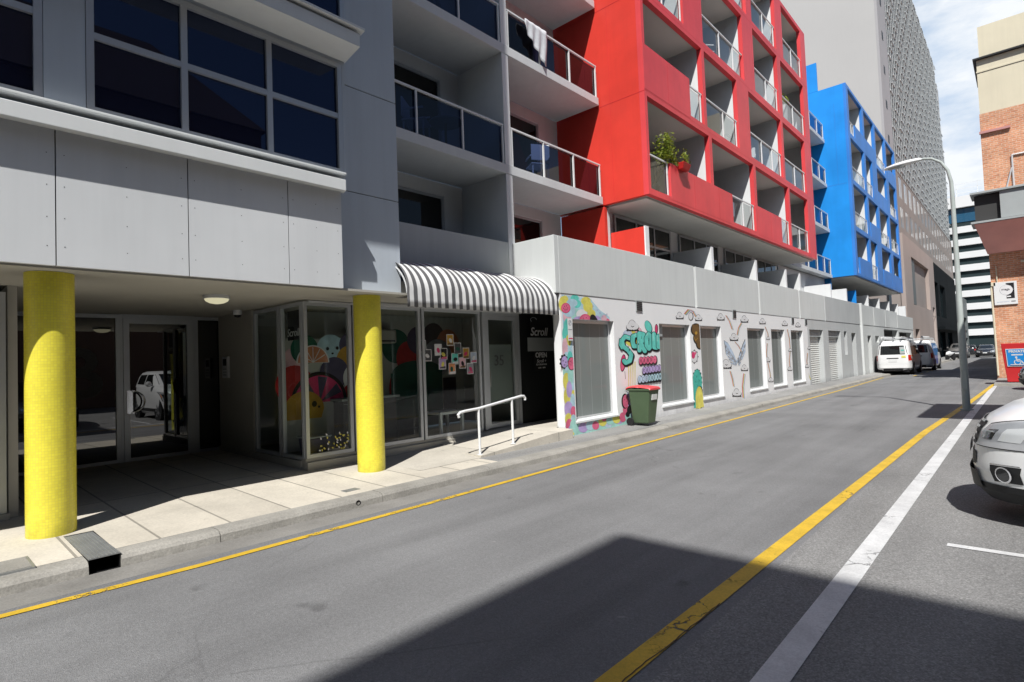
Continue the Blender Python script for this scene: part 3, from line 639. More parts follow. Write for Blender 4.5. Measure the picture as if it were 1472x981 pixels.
m = MB(); m.lathe((-9.7,3.86,SOF),[(.055,-.08),(.045,-.11),(.02,-.125),(.002,-.127)],'z',24); m.build('dome',M['black'],t,smooth=True)
t = thing('intercom','grey intercom panel on the wall beside the lobby door','intercom',(-10.4,4.0,1.4))
m = MB(); m.box(-10.75,-10.5,3.99,4.03,1.50,1.88); m.build('plate',M['rail_metal'],t,bevel=.006)
m = MB(); m.box(-10.70,-10.55,3.985,3.99,1.72,1.84); m.build('screen',M['black'],t)
m = MB()
for i in range(3):
    for j in range(3): m.box(-10.70+i*.055,-10.665+i*.055,3.984,3.99,1.54+j*.05,1.57+j*.05)
m.build('keypad',M['board_grey'],t)

# postcards stuck on the shop glass
cards = [(607,498,'green','postcard with a dark sketch, leftmost of the cluster on the glass'),(630,503,'white','white postcard with small drawings in the top row on the glass'),(647,489,'ochre','sepia postcard, topmost of the cluster on the glass'),(638,509,'black','black postcard with a white figure on the glass'),(658,501,'dgrey','black and white photo postcard on the right of the sepia one'),(654,516,'cyan','turquoise postcard with a red shape, middle of the cluster'),(670,508,'ochre','brown postcard with yellow base, right of the turquoise one'),(681,514,'sky','blue sky postcard, rightmost of the cluster on the glass'),(636,523,'lilac','violet and cream postcard under the black one'),(650,530,'orange','orange and white postcard, lowest of the cluster on the glass'),(665,522,'softpink','pale postcard with a pink top strip under the brown one'),(676,530,'grey','grey postcard with a line drawing, lowest on the right of the cluster'),(615,511,'dgrey','grey postcard with dark foliage at the left end of the lower row')]
for i, (px, py, c, lb) in enumerate(cards):
    q = onx(px, py, SX-.025); t = MB(); w, h = .085, .105
    ac = Art(lambda y, z: (SX-.026, y, z)); ac.poly([(q.y-w,q.z-h),(q.y+w,q.z-h),(q.y+w,q.z+h),(q.y-w,q.z+h)],'white'); ac.poly([(q.y-w+.012,q.z-h+.012),(q.y+w-.012,q.z-h+.012),(q.y+w-.012,q.z+h-.012),(q.y-w+.012,q.z+h-.012)],c)
    ac.disc(q.y+.01*(i%3-1),q.z-.01,.035,.05,['black','hot','white','yellow','green'][i%5],rot=20*i,n=9); ac.poly([(q.y-.07,q.z-.09),(q.y+.07,q.z-.09),(q.y+.07,q.z-.05),(q.y-.05,q.z-.06)],['dgrey','white','brown','pink'][i%4])
    tag(ac.build('postcard', None), lb, 'postcard', 'postcards stuck on the shop glass')
# signs on the dark panel and the glass
def board(name, label, y0, y1, z0, z1, X, mat, axis='x'):
    m = MB()
    if axis == 'x': m.box(X, X+.012, y0, y1, z0, z1)
    else: m.box(y0, y1, X, X-.012, z0, z1)
    t = thing(name, label, 'sign', ((X,(y0+y1)/2,z0) if axis == 'x' else ((y0+y1)/2,X,z0))); m.build('board', mat, t, bevel=.002); return t
t = board('shop_sign','black hanging shop sign reading Scroll in white script above the pale board',9.10,9.62,2.10,2.62,-7.75,M['board_black'])
text_mesh('Scroll',.25,t,M['art_white'],(-7.736,9.36,2.21),(0,1,0),(0,0,1),'lettering',shear=.25,offset=.003)
p = MB(); p.tube([(-7.735,9.2+.1*math.cos(a*.5),2.47+.05*math.sin(a*.5)) for a in range(9)],.006); p.build('swirl',M['art_grey'],t)
t = board('notice_board','blank pale grey board on the dark panel beside the shop door',9.0,9.86,1.80,2.09,-7.76,M['board_grey'])
t = board('opening_hours_sign','black opening sign with white OPEN lettering under the pale board',9.20,9.66,1.38,1.79,-7.765,M['board_black'])
text_mesh('OPEN',.15,t,M['art_white'],(-7.75,9.43,1.71),(0,1,0),(0,0,1),'lettering',offset=.004)
text_mesh('Scroll +',.10,t,M['art_white'],(-7.75,9.43,1.585),(0,1,0),(0,0,1),'lettering',shear=.25)
text_mesh('ICE CREAM BAR',.05,t,M['art_white'],(-7.75,9.43,1.51),(0,1,0),(0,0,1),'lettering')
text_mesh('11AM - 10PM',.045,t,M['art_white'],(-7.75,9.43,1.44),(0,1,0),(0,0,1),'lettering')
t = board('window_sign','small black square sign reading Scroll inside the side pane of the shop',-8.40,-8.05,2.05,2.50,4.10,M['board_black'],axis='y')
text_mesh('Scroll',.17,t,M['art_white'],(-8.22,4.084,2.16),(1,0,0),(0,0,1),'lettering',shear=.25)
# furniture seen through the glass
t = thing('side_table','small white square side table inside the shop window','table',(-8.25,7.05,.27))
m = MB(); m.box(-8.5,-8.0,6.75,7.35,.66,.71); m.build('tabletop',M['white_metal'],t,bevel=.005)
for sx in (-8.49,-8.06):
    for sy in (6.76,7.29): m = MB(); m.box(sx,sx+.05,sy,sy+.05,.27,.658); m.build('leg',M['white_metal'],t)
t = thing('air_conditioner','long cream wall air conditioner seen through the shop pane','air conditioner',(-9.3,5.9,2.1))
m = MB(); m.box(-9.25,-9.49,5.75,6.75,2.05,2.32); m.build('case',M['soffit'],t,bevel=.03)
m = MB(); m.box(-9.24,-9.26,5.8,6.7,2.08,2.11); m.build('vent',M['dark_metal'],t)
t = thing('counter','dark shop counter behind the corner pane','counter',(-8.4,5.2,.27))
m = MB(); m.box(-8.3,-8.6,4.95,6.0,.27,1.05); m.build('body',M['interior_dark'],t); m = MB(); m.box(-8.25,-8.62,4.9,6.05,1.053,1.09); m.build('worktop',M['board_grey'],t,bevel=.005)
t = thing('storage_tub','blue plastic tub on the floor behind the corner pane','tub',(-8.15,4.35,.27))
m = MB(); m.hexa([(-8.28,4.2,.27),(-8.02,4.2,.27),(-8.02,4.5,.27),(-8.28,4.5,.27),(-8.31,4.17,.55),(-7.99,4.17,.55),(-7.99,4.53,.55),(-8.31,4.53,.55)]); m.build('tub',M['art_violet'],t,bevel=.01); m = MB(); m.box(-8.33,-7.97,4.15,4.55,.553,.58); m.build('lid',M['board_grey'],t,bevel=.006)
gl_ = Art(lambda y, z: (SX-.029, y, z), step=.0001)
for i in range(38):
    a = random.uniform(4.25,4.75); b = random.uniform(.36,.62); gl_.disc(a,b,.012,.02,'yellow' if i%3 else 'white',rot=random.uniform(0,90),n=6)
gl_.build('gold_lettering_decal', gb)

# ------------------------------------------------------------------ awning
aw = thing('awning','black and white striped curved canvas awning over the shop door','awning',(-7.0,6.85,2.5))
m = MB(); rings = []; ya, yb = 5.02, 8.60; nb = 4
for i in range(65):
    t_ = i/64; y = ya+(yb-ya)*t_; ph = (t_*nb) % 1.0; hump = (1-math.sin(math.pi*ph)**.8)*0.055 if 0 < t_ < 1 else .055
    r = []
    for j in range(15):
        a = math.pi/2*j/14; rr = .90 + hump*math.sin(a*2)
        r.append((-7.52 + 1.0*rr*math.sin(a)/.90*.92, y, 2.66 + .62*rr*math.cos(a)/.90*(1-.0)))
    r.append((r[-1][0]+.004, y, 2.57)); r.append((r[-1][0]+.002, y, 2.45 + (.012 if (i % 3) else 0)))
    rings.append(r)
m.loft(rings, cap=False, closed=False); o = m.build('canvas', M['awning_cloth'], aw, smooth=True)
sd = o.modifiers.new('thick','SOLIDIFY'); sd.thickness = .004
m = MB()
for t_ in (0, .25, .5, .75, 1):
    y = ya+(yb-ya)*t_ + (.01 if t_ == 0 else -.01 if t_ == 1 else 0); m.tube([(-7.52+.985*math.sin(a*math.pi/24)*.92, y, 2.655+.60*math.cos(a*math.pi/24)) for a in range(13)], .012, seg=6)
m.tube([(-6.62,ya+.02,2.64),(-6.62,yb-.02,2.64)],.012,seg=6); m.build('frame', M['rail_metal'], aw)

# ------------------------------------------------------------------ handrail on the ramp
hr = thing('handrail','white tubular handrail with two posts beside the shop ramp','handrail',(-6.5,7.0,.15))
pa, pb = Vector((-6.49,6.27,.14)), Vector((-6.50,7.07,.205))
m = MB(); m.tube([pa, pa+Vector((0,0,.72))],.021,seg=14); m.lathe(pa+Vector((0,0,.0)),[(.05,0),(.05,.008)],'z',16); m.build('post',M['white_metal'],hr,smooth=True)
m = MB(); m.tube([pb, pb+Vector((0,0,.74))],.021,seg=14); m.lathe(pb+Vector((0,0,.0)),[(.05,0),(.05,.008)],'z',16); m.build('post',M['white_metal'],hr,smooth=True)
q0, q1 = onx(660,591,-6.47), onx(755,571,-6.5)
m = MB(); e0 = onx(664,585,-6.47); e1 = onx(750,569,-6.5); h0 = pa+Vector((0,0,.73)); h1 = pb+Vector((0,0,.76))
m.tube([h0+Vector((0,-.42,-.10)), h0+Vector((0,-.44,-.06)), h0+Vector((0,-.40,-.03)), h0+Vector((0,-.30,-.015)), h0, h1, h1+Vector((0,.24,.03)), h1+Vector((0,.31,.025)), h1+Vector((0,.345,-.01)), h1+Vector((0,.34,-.05))],.022,seg=14); m.build('rail',M['white_metal'],hr,smooth=True)
# drain lid, pit lid
t = thing('storm_drain','ribbed steel plate over a square kerb drain by the thick yellow column','drain',(-6.2,1.18,.1))
m = MB(); m.box(-5.77,-6.78,1.075,1.295,.100,.108,0)
for i in range(7): m.box(-5.775,-6.70,1.092+i*.029,1.106+i*.029,.108,.114,0)
m.build('plate',M['drain_steel'],t)
m = MB(); m.box(-5.79,-6.4,1.072,1.08,-.02,.099); m.box(-5.79,-6.4,1.29,1.298,-.02,.099); m.box(-6.4,-6.42,1.072,1.298,-.02,.099); m.box(-5.79,-6.4,1.08,1.29,-.03,-.02); m.build('opening',M['black'],t)
t = thing('pit_lid','small concrete pit lid in a metal frame at the left edge of the footpath','lid',(-6.1,.6,.1))
m = MB(); m.box(-5.93,-6.33,.42,.76,.09,.112); m.build('frame',M['drain_steel'],t); m = MB(); m.box(-5.95,-6.31,.44,.74,.1,.116); m.build('lid',M['concrete_kerb'],t)
t = thing('access_cover','small rusty square cover in the paving left of the corner column','lid',(-6.25,3.6,.1))
m = MB(); m.box(-6.13,-6.25,3.66,3.86,.09,.1075); m.build('cover',M['drain_steel'],t)

# ================================================================== STREET-LEVEL SHOP ROW WITH THE PAINTED WALL
pb_ = thing('shop_row', 'long low street-level wall painted with a mural near the awning, grey further along', 'building', (-7.5, 20, 0))
MX = -6.6
mw_ = [(9.04,10.55),(12.60,14.30),(14.95,16.38),(18.50,20.14),(20.80,22.29),(23.06,24.64)]
hol = [(a,b,.37,2.39) for a, b in mw_]
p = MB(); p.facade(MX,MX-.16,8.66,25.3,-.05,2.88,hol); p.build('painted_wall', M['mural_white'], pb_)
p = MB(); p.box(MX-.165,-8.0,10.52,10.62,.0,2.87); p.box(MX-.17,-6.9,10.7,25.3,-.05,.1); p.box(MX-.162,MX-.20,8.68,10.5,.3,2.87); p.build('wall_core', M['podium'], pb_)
for i, (a, b) in enumerate(mw_):
    lab = ['mural window nearest the awning, framed by coloured blobs', 'mural window right of the wheelie bin', 'mural window right of the brown painted figure', 'mural window right of the painted wings', 'second window from the far end of the mural', 'last window before the roller shutters'][i]
    w = window(pb_, MX-.11, a+.004, b-.004, .374, 2.386, (), (), .06, .06, fm='rail_metal', gm='mural_glass', name='mural_window', label=lab, back=.3)
    s_ = MB(); s_.hexa([(MX-.1,a+.01,.36),(MX+.035,a-.03,.335),(MX+.035,b+.03,.335),(MX-.1,b-.01,.36),(MX-.1,a+.01,.40),(MX+.035,a-.03,.37),(MX+.035,b+.03,.37),(MX-.1,b-.01,.40)]); s_.build('sill', M['sill_white'], w)
    bl = MB()
    for j in range(1, 4): y = a+(b-a)*j/4; bl.box(MX-.1275, MX-.1285, y-.003, y+.003, .44, 2.32)
    bl.build('blind_seam', M['board_grey'], w)
# grey stretch with shutters, doors and the garage mouth
hs = [(25.58,27.7),(28.62,30.9)]; hd = [(31.6,32.2),(33.2,34.2)]
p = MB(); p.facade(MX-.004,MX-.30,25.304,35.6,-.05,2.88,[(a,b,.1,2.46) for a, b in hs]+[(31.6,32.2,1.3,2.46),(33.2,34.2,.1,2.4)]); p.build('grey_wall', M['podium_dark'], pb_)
for a, b in hs:
    m = MB(); n = 26
    for i in range(n):
        z0, z1 = .1+(2.45-.1)*i/n, .1+(2.45-.1)*(i+1)/n
        m.face([(MX-.22,a,z0),(MX-.22,b,z0),(MX-.20,b,(z0+z1)/2),(MX-.20,a,(z0+z1)/2)]); m.face([(MX-.20,a,(z0+z1)/2),(MX-.20,b,(z0+z1)/2),(MX-.22,b,z1),(MX-.22,a,z1)])
    so_ = m.build('roller_shutter', M['shutter'], pb_)
    m = MB(); m.box(MX-.1,MX-.28,a+.01,b-.01,2.16,2.45); m.build('shutter_box', M['board_grey'], so_)
m = MB(); m.box(MX-.2,MX-.24,33.2,34.2,.1,2.4); m.build('service_door', M['far_glass'], pb_); m = MB(); m.box(MX-.22,MX-.25,31.6,32.2,1.3,2.46); m.build('slot_window', M['black'], pb_)
gh = [(37.2,38.2,.1,2.3),(39.4,40.6,1.9,2.3),(42.3,47.6,1.2,2.75),(48.1,53.9,1.2,2.65)]
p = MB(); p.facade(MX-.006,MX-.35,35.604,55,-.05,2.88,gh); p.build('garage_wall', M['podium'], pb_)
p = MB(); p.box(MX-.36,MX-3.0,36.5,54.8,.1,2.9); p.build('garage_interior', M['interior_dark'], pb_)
pil = MB(); pil.box(MX+.10,MX-.3,35.45,35.75,-.05,4.05); pil.build('pilaster', M['podium'], pb_, bevel=.01)
# parapet panels with open joints
pj = [8.66,14.76,19.75,24.35,28.2,35.44,39.2,43.0,47.5,55.0]
for i in range(len(pj)-1):
    a, b = pj[i]+(.0 if i == 0 else .06), pj[i+1]-(.06 if i < len(pj)-2 else 0)
    p = MB(); p.box(MX+.012,MX-.12,a,b,2.885,4.01 if i < 8 else 3.85); p.build('parapet_panel', M['podium_dark' if 3 < i < 5 else 'podium'], pb_, bevel=.008)
    if i: q = MB(); q.box(MX-.055,MX-.10,a-.119,a-.001,2.89,3.98); q.build('joint_strip', M['mural_white'], pb_)
p = MB(); p.box(MX+.011,-7.66,8.53,8.655,2.885,4.009); p.build('parapet_return', M['podium'], pb_, bevel=.008)
p = MB(); p.box(MX-.13,-9.0,8.66,55,2.9,3.0); p.build('terrace', M['slab_grey'], pb_)
for px, py in ((918,440),(1055,451.5),(1139,461),(1158,463)):
    q = onx(px, py, MX); v = MB(); v.box(MX+.004,MX+.02,q.y-.14,q.y+.14,q.z-.13,q.z+.13)
    vo = v.build('vent', M['board_grey'], pb_)
    v = MB()
    for i in range(5): v.box(MX+.021,MX+.030,q.y-.12,q.y+.12,q.z-.11+i*.046,q.z-.085+i*.046)
    v.build('louvre', M['dark_metal'], vo)

# ---- the mural, laid out on the wall in the positions read off the photograph
class WallArt(Art):
    def poly(s, pts, c):
        s.k += 1
        P = [onx(x, y, MX) for x, y in pts]; P = [(p.y, p.z) for p in P]; pieces = [P]
        def cut(Q, ax, v, keep_less):
            R = []
            for i in range(len(Q)):
                a, b = Q[i-1], Q[i]; ia = (a[ax] <= v) == keep_less; ib = (b[ax] <= v) == keep_less
                if ia != ib: t = (v-a[ax])/(b[ax]-a[ax]); R.append((a[0]+(b[0]-a[0])*t, a[1]+(b[1]-a[1])*t))
                if ib: R.append(b)
            return R if len(R) > 2 else []
        for (a, b) in mw_:
            a, b, z0, z1 = a-.035, b+.035, .325, 2.395; nxt = []
            for Q in pieces:
                ys_ = [q[0] for q in Q]; zs_ = [q[1] for q in Q]
                if max(ys_) <= a or min(ys_) >= b or max(zs_) <= z0 or min(zs_) >= z1: nxt.append(Q); continue
                nxt.append(cut(Q, 0, a, True)); nxt.append(cut(Q, 0, b, False))
                mid = cut(cut(Q, 0, a, False) or [(0,0)], 0, b, True)
                if mid: nxt.append(cut(mid, 1, z0, True)); nxt.append(cut(mid, 1, z1, False))
            pieces = [q for q in nxt if q]
        for Q in pieces: s.mb.face([(MX+.002+s.step*s.k, y, z) for y, z in Q], s.mi(c))
mu = WallArt(lambda px, py: onx(px, py, MX+.002), step=.00006)
D, PL, ST = mu.disc, mu.poly, mu.stroke
random.seed(11)
def scallop(cx, cy, rx, ry, n, c, r):       # lumpy outline
    for i in range(n):
        t = 2*math.pi*i/n; D(cx+rx*math.cos(t), cy+ry*math.sin(t), r, r*1.15, c, n=10)
    D(cx, cy, rx, ry, c)
# backdrop of soft blobs round the first window
PL([(807,424),(818,425.5),(848,429),(862,446),(876,456),(876,459.5),(824,459.5),(823.5,470),(829,608),(829,628),(816,629.3),(813.5,560)],'pale'); PL([(829,610),(908,598),(908,609),(829,627.5)],'mint'); PL([(901,560),(906,556),(913,575),(914,607),(903,609)],'sky')
for x, y, rx, ry, c in ((812,432,5,7,'yellow'),(826,429,6,5,'cyan'),(842,433,7,6,'yellow'),(815,455,6,9,'softpink'),(828,452,8,8,'mint'),(840,470-18,6,6,'sky'),(812,480,4,10,'cyan'),(817,490,4,9,'yellow'),(816,505,4,9,'pale'),(813,534,4,8,'mint'),(821,552,4,9,'pale'),(816,581,4,8,'softpink'),(824,570,4,9,'yellow'),(845,605,6,6,'softpink'),(860,608,6,6,'mint'),(874,609,6,6,'sky'),(889,605,6,5,'lilac'),(809,437,6,11,'yellow'),(818,447,9,9,'pale'),(829,437,6,6,'cyan'),(822,436,8,6,'pale'),(836,452,8,7,'white'),(845,441,7,8,'yellow'),(850,452,6,7,'yellow'),(832,462,9,7,'lilac'),(820,465,8,6,'cyan'),(815,470,5,12,'cyan'),(857,462,7,8,'lilac'),(864,464,6,5,'pale'),(872,464,5,6,'pink'),(868,458,4,5,'softpink'),
    (812,500,4,14,'softpink'),(814,520,5,14,'pale'),(814,548,5,12,'yellow'),(819,515,4,10,'cyan'),(820,540,4,14,'mint'),(815,570,5,12,'yellow'),(818,560,4,12,'lilac'),(823,580,4,14,'pale'),(817,588,6,11,'lilac'),(824,592,4,8,'pink'),(817,603,5,9,'yellow'),(824,604,4,8,'pale'),(818,612,5,10,'pink'),(822,620,6,9,'lilac'),(826,613,7,12,'mint'),(819,624,6,5,'yellow'),
    (838,615,7,7,'lilac'),(848,612,6,7,'pale'),(856,612,5,6,'pink'),(866,606,6,7,'yellow'),(877,604,6,7,'mint'),(886,602,6,7,'yellow'),(895,600,5,7,'pink'),(868,601,4,5,'pink'),(904,598,6,9,'mint'),(908,585,5,14,'pale'),(910,570,5,12,'yellow'),(900,590,5,7,'pink'),(905,575,6,10,'lilac'),(912,590,4,14,'yellow')):
    D(x, y, rx, ry, c, n=22)
for x, y, r in ((813,443,5.5),(841,461,7.5)):   # watermelon-ish discs
    D(x,y,r+1.2,r+1.8,'hot',n=22); D(x,y,r,r+.8,'pink',n=22)
    for i in range(6): D(x+(r*.55)*math.cos(i), y+(r*.55)*math.sin(i), .5, .9, 'black', n=6)
D(853,461,5,9,'black',rot=-15); D(855,463,4.4,8,'black',rot=-15)
for x, y in ((858,446),(862,450),(866,455),(852,440),(872,452)): D(x,y,.8,.9,'lilac',n=8)
scallop(810,520,5,9,9,'black',1.6); D(811,520.5,4.6,8.2,'lilac',n=22)
for x, y in ((809,519),(813,521)): D(x,y,.7,1.1,'black',n=8)
D(811,525,1.2,.6,'black',n=8)
D(821,523,5.2,9.5,'black',n=20); D(821.3,523,4.8,8.8,'pink',n=20)
for i in range(5): D(820+1.5*math.cos(i*1.3),522+3*math.sin(i*1.3),.45,.8,'black',n=6)
mu.k += 0
PL([(813.8,629.8),(817,617),(823,621),(829,628),(836,628.3)],'yellow'); PL([(820,629),(828,622),(834,628)],'mint')
# clouds over the wall
def cloud(x, y, s, t=None):
    mu.k = 60
    D(x,y+.06*s,s*1.03+.25,s*.58+.3,'black',n=16); D(x-.1*s,y-.35*s,s*.55+.35,s*.72+.45,'black',n=16)
    D(x,y,s,s*.55,'white',n=16); D(x-.1*s,y-.35*s,s*.55,s*.72,'white',n=16); D(x+.5*s,y-.1*s,s*.42,s*.5,'white',n=14); D(x-.6*s,y-.05*s,s*.36,s*.42,'white',n=14)
    for i in range(5): D(x-.8*s+.4*s*i, y+.58*s, .22*s, .13*s, 'black', n=8)
    ST([(x-.2*s,y-.1*s),(x,y+.05*s),(x+.2*s,y-.08*s)], .09*s+.1, 'black')
def rainbow(pts, w):
    mu.k = 20
    for i, c in enumerate(('pink','peach','yellow','mint','lilac')):
        ST([(x+(i-2)*w, y+(i-2)*.5*w) for x, y in pts], w*.9, c)
cloud(909,470,9)
rainbow([(985,452),(990,446),(996,447),(1001,456)], .8)
for x, y, s in ((977,455,5.5),(1004,458,5),(1036,457,5.5),(1070,460,5.5),(1096,463,4.5),(1128,466,4),(1147,468,3.6)): cloud(x, y, s)
D(993,455,3.6,6,'black',n=14); D(992.6,455,2.9,5.2,'white',n=14)
rainbow([(1044,454),(1049,462),(1053,474)], .6); cloud(1055,486,6)
rainbow([(1066,465),(1062,472),(1060,482)], .5); rainbow([(1057,492),(1062,498),(1067,507)], .5)
mu.k = 5
D(909,485,12,14,'yellow',n=18); D(902,482,7,8,'sky',n=14); D(918,478,5,7,'softpink',n=14)
for x in (903,906,909,912): PL([(x,520),(x+1.4,520),(x+.9,560+3*(x%4)),(x+.4,560+3*(x%4))],'yellow')
PL([(940,481),(935,474),(930,462),(928,463),(928,472),(932,480)],'black'); D(932,470,5,9.5,'black',rot=-20); D(931.6,469.6,4.4,8.8,'cyan',rot=-20); PL([(929,474),(938,480),(940,481.5),(934,476)],'cyan')
D(943.5,473,2.4,7,'black'); D(943.3,473,1.7,6,'hot')
D(895.5,522,3.9,12.5,'black',rot=6); D(895.2,522,3.2,11.5,'hot',rot=6); D(895.2,524,2.1,8.5,'pink',rot=6)
ST([(898,534),(899,545)],.5,'black')
# bubble word SCROLL
def bubble(shapes, fill, edge, grow):
    for s in shapes: D(s[0]+1.0, s[1]+1.6, s[2]+grow*1.25, s[3]+grow*1.5, edge, rot=s[4], n=20)
    for s in shapes:
        D(s[0], s[1], s[2]+.45, s[3]+.55, edge, rot=s[4], n=20); D(s[0], s[1], s[2], s[3], fill, rot=s[4], n=20)
        D(s[0]-s[2]*.35, s[1]-s[3]*.4, s[2]*.16, s[3]*.30, 'mint' if fill == 'cyan' else 'softpink', rot=s[4]+15, n=10)
mu.k = 40
LET = [[(905,486.5),(898,484),(893.5,490),(895,498),(902,503.5),(907,510),(905,519),(899,522),(896.5,519)],
       [(914.5,482),(909.5,483.5),(908.8,491),(910.5,498),(915.5,498)],
       [(918.5,504),(918.3,479.5),(924.3,481),(925,488.5),(920,492.5),(926.3,505)],
       [(931.5,480.5),(928.5,486),(928.8,497),(932,501.5),(935.6,496.5),(935.4,485),(931.5,480.5)],
       [(939.2,480.5),(939.6,499.5),(943,500.2)],
       [(945.2,483.5),(945.8,499),(948.2,499)]]
for pts in LET: ST([(x+1.1,y+1.8) for x, y in pts], 8.4, 'black')
for pts in LET:
    ST(pts, 7.4, 'black'); ST(pts, 5.9, 'cyan')
    ST([(pts[0][0]-1.2,pts[0][1]-.6),((pts[0][0]+pts[1][0])/2-1.4,(pts[0][1]+pts[1][1])/2-.4)], .9, 'mint')
ST([(890.5,488),(889.5,497),(893,503)],3.2,'black'); ST([(890.8,488.5),(890,496.5),(893,501.5)],2.2,'cyan')
for x, y in ((902,499),(903.6,503.2),(909.5,509),(917,495),(911,512),(931.8,490)): D(x,y,.75,.95,'black',n=10)
# small bubble letters
def blockword(word, x0, y0, x1, y1, h, fill):
    n = len(word)
    for i, ch in enumerate(word):
        cx = x0+(x1-x0)*(i+.5)/n; cy = y0+(y1-y0)*(i+.5)/n; w = (x1-x0)/n*.56
        D(cx+.5,cy+.8,w+.9,h*.5+1.3,'black',n=14)
    for i, ch in enumerate(word):
        cx = x0+(x1-x0)*(i+.5)/n; cy = y0+(y1-y0)*(i+.5)/n; w = (x1-x0)/n*.56
        D(cx,cy,w,h*.5,fill,n=16)
        gl = {'H':[(-.5,-.7,-.5,.7),(.5,-.7,.5,.7),(-.5,0,.5,0)],'A':[(-.5,.7,0,-.7),(0,-.7,.5,.7),(-.3,.2,.3,.2)],'N':[(-.5,.7,-.5,-.7),(-.5,-.7,.5,.7),(.5,.7,.5,-.7)],'D':[(-.4,-.7,-.4,.7),(-.4,-.7,.5,0),(.5,0,-.4,.7)],'R':[(-.4,.7,-.4,-.7),(-.4,-.7,.4,-.35),(.4,-.35,-.4,0),(-.3,0,.5,.7)],'O':[(-.4,-.5,.4,-.5),(.4,-.5,.4,.5),(.4,.5,-.4,.5),(-.4,.5,-.4,-.5)],'L':[(-.4,-.7,-.4,.7),(-.4,.7,.5,.7)],'E':[(-.4,-.7,-.4,.7),(-.4,-.7,.5,-.7),(-.4,0,.3,0),(-.4,.7,.5,.7)],'I':[(0,-.7,0,.7)],'C':[(.5,-.6,-.4,-.6),(-.4,-.6,-.4,.6),(-.4,.6,.5,.6)],'M':[(-.5,.7,-.5,-.7),(-.5,-.7,0,.2),(0,.2,.5,-.7),(.5,-.7,.5,.7)],'-':[(-.5,0,.5,0)]}
        for a, b, c_, d_ in gl[ch]: ST([(cx+a*w*.62,cy+b*h*.36),(cx+c_*w*.62,cy+d_*h*.36)],.42,'black')
mu.k = 150
blockword('HAND-', 918,519, 943,517, 11, 'pink')
blockword('ROLLED', 923,533, 949,529, 10, 'lilac'); blockword('ICE', 916.5,546, 931,544, 11, 'sky'); blockword('CREAM', 931,544, 950,541, 10, 'pale')
for i in range(8): D(918+i*4.2, 552-i*.5, 2.2, 1.2, 'black', n=8)
mu.k = 70
D(898,577,5,11,'black',n=18); D(899,577,4.2,9.5,'pink',n=18)
for x, y in ((897,575),(901,577)): D(x,y,.5,.9,'black',n=8)
D(906,562,8,3,'grey',rot=25); D(905,563,7,2.2,'white',rot=25); D(902,596,3,4,'black',n=12); D(905,589,4.2,6.5,'black',n=10,rot=10)
mu.k = 5
# generic brown lump figure, small pink cup, teal cactus-like column
for x, y, rx, ry in ((1000,474,6.5,8.2),(1003,486,6,9),(1006,494,5.2,8)): D(x,y,rx+.8,ry+.9,'black',n=20)
for x, y, rx, ry in ((1000,474,5.7,7.4),(1003,486,5.2,8.2),(1006,494,4.4,7.3)): D(x,y,rx,ry,'brown',n=20)
for x, y in ((996,468),(1003,467)): D(x,y,1.6,1.6,'brown',n=10)
D(1000.6,479,1.8,2.4,'ochre',n=12); ST([(997,484),(1000,490),(1003,486)],.5,'ochre')
scallop(998,513,5,9,8,'black',1); D(998,513,4.6,8.4,'white',n=18); D(996.5,511,2.6,5,'hot',n=14); D(999.5,508,1.2,2.4,'pink',n=10)
scallop(1002,550,6.4,18,16,'black',1.5); D(1002,550,6.8,18.5,'teal',n=24); PL([(995.5,552),(1008.6,552),(1011,583.5),(997.5,587)],'teal'); D(1005.5,572,6,17,'black',n=22); D(1005,572,5.3,16.2,'yellow',n=22); PL([(999.8,572),(1010.3,572),(1011.8,585),(1000.2,588)],'yellow')
for x, y in ((1000,540),(1004,546),(1001,553),(1005,536),(999,548)): ST([(x,y),(x+1.6,y+1.5),(x+.5,y+3)],.4,'black')
D(1010,564,.7,.9,'black',n=8)
# wings
mu.k = 5
for P_ in ([(1041,490),(1047,494),(1054,507),(1060,523),(1052,520),(1044,510)],[(1071.5,488),(1068,496),(1063,511),(1061,523),(1067,517),(1071.5,506)]):
    PL([(x-.6,y-.7) for x, y in P_],'black'); PL(P_,'sky')
for sgn, x0, x1 in ((1,1042,1058),(-1,1071,1062)):
    for i in range(7):
        yA = 496+i*4.2; yB = 521
        ST([(x0+sgn*i*1.2,yA),(x1,yB+i*.6)],1.5,'grey'); ST([(x0+sgn*i*1.2+.4,yA+1),(x1,yB+i*.6+.7)],1.0,'white' if i%2 else 'sky')
    for i in range(9): D(x0+sgn*(1+i*1.5), 498+i*3.0, 1.2, 1.6, 'grey' if i%3 == 0 else 'sky', n=9)
for x, y, s in ((1044,525,7.5),(1070,530,5),(1059,566,6.5)): cloud(x, y, s)
rainbow([(1050,534),(1053,545),(1055,556)], .55); rainbow([(1070,538),(1068,556),(1069,572)], .7)
for pts in ([(1100,470),(1104,480),(1105,488)],[(1103,494),(1102,508),(1103,520)],[(1104,522),(1107,536),(1108,548)],[(1132,474),(1135,488),(1136,502)],[(1136,506),(1135,518),(1136,531)],[(1161,508),(1160,520),(1161,527)]): rainbow(pts, .35)
for x, y, s in ((1104,487,2.4),(1103,518,4),(1108,547,3.6),(1136,504,2.6),(1135.5,531,3.2),(1163,501,2.2),(1160,527,2.6)): cloud(x, y, s)
PL([(1162,536),(1164,542),(1166,546),(1164,545)],'yellow')
mu.build('mural', pb_)
t = thing('parking_sign','narrow white parking sign with faded red print on the corner of the mural','sign',(MX,8.8,1.9))
q0, q1 = onx(813.5,458,MX), onx(821,490,MX)
m = MB(); m.box(MX+.035,MX+.038,q0.y,q1.y+.01,q1.z,q0.z); m.build('plate',M['white_sign'],t)
sg = Art(lambda y, z: (MX+.0385, y, z)); cy = (q0.y+q1.y)/2; h = q0.z-q1.z
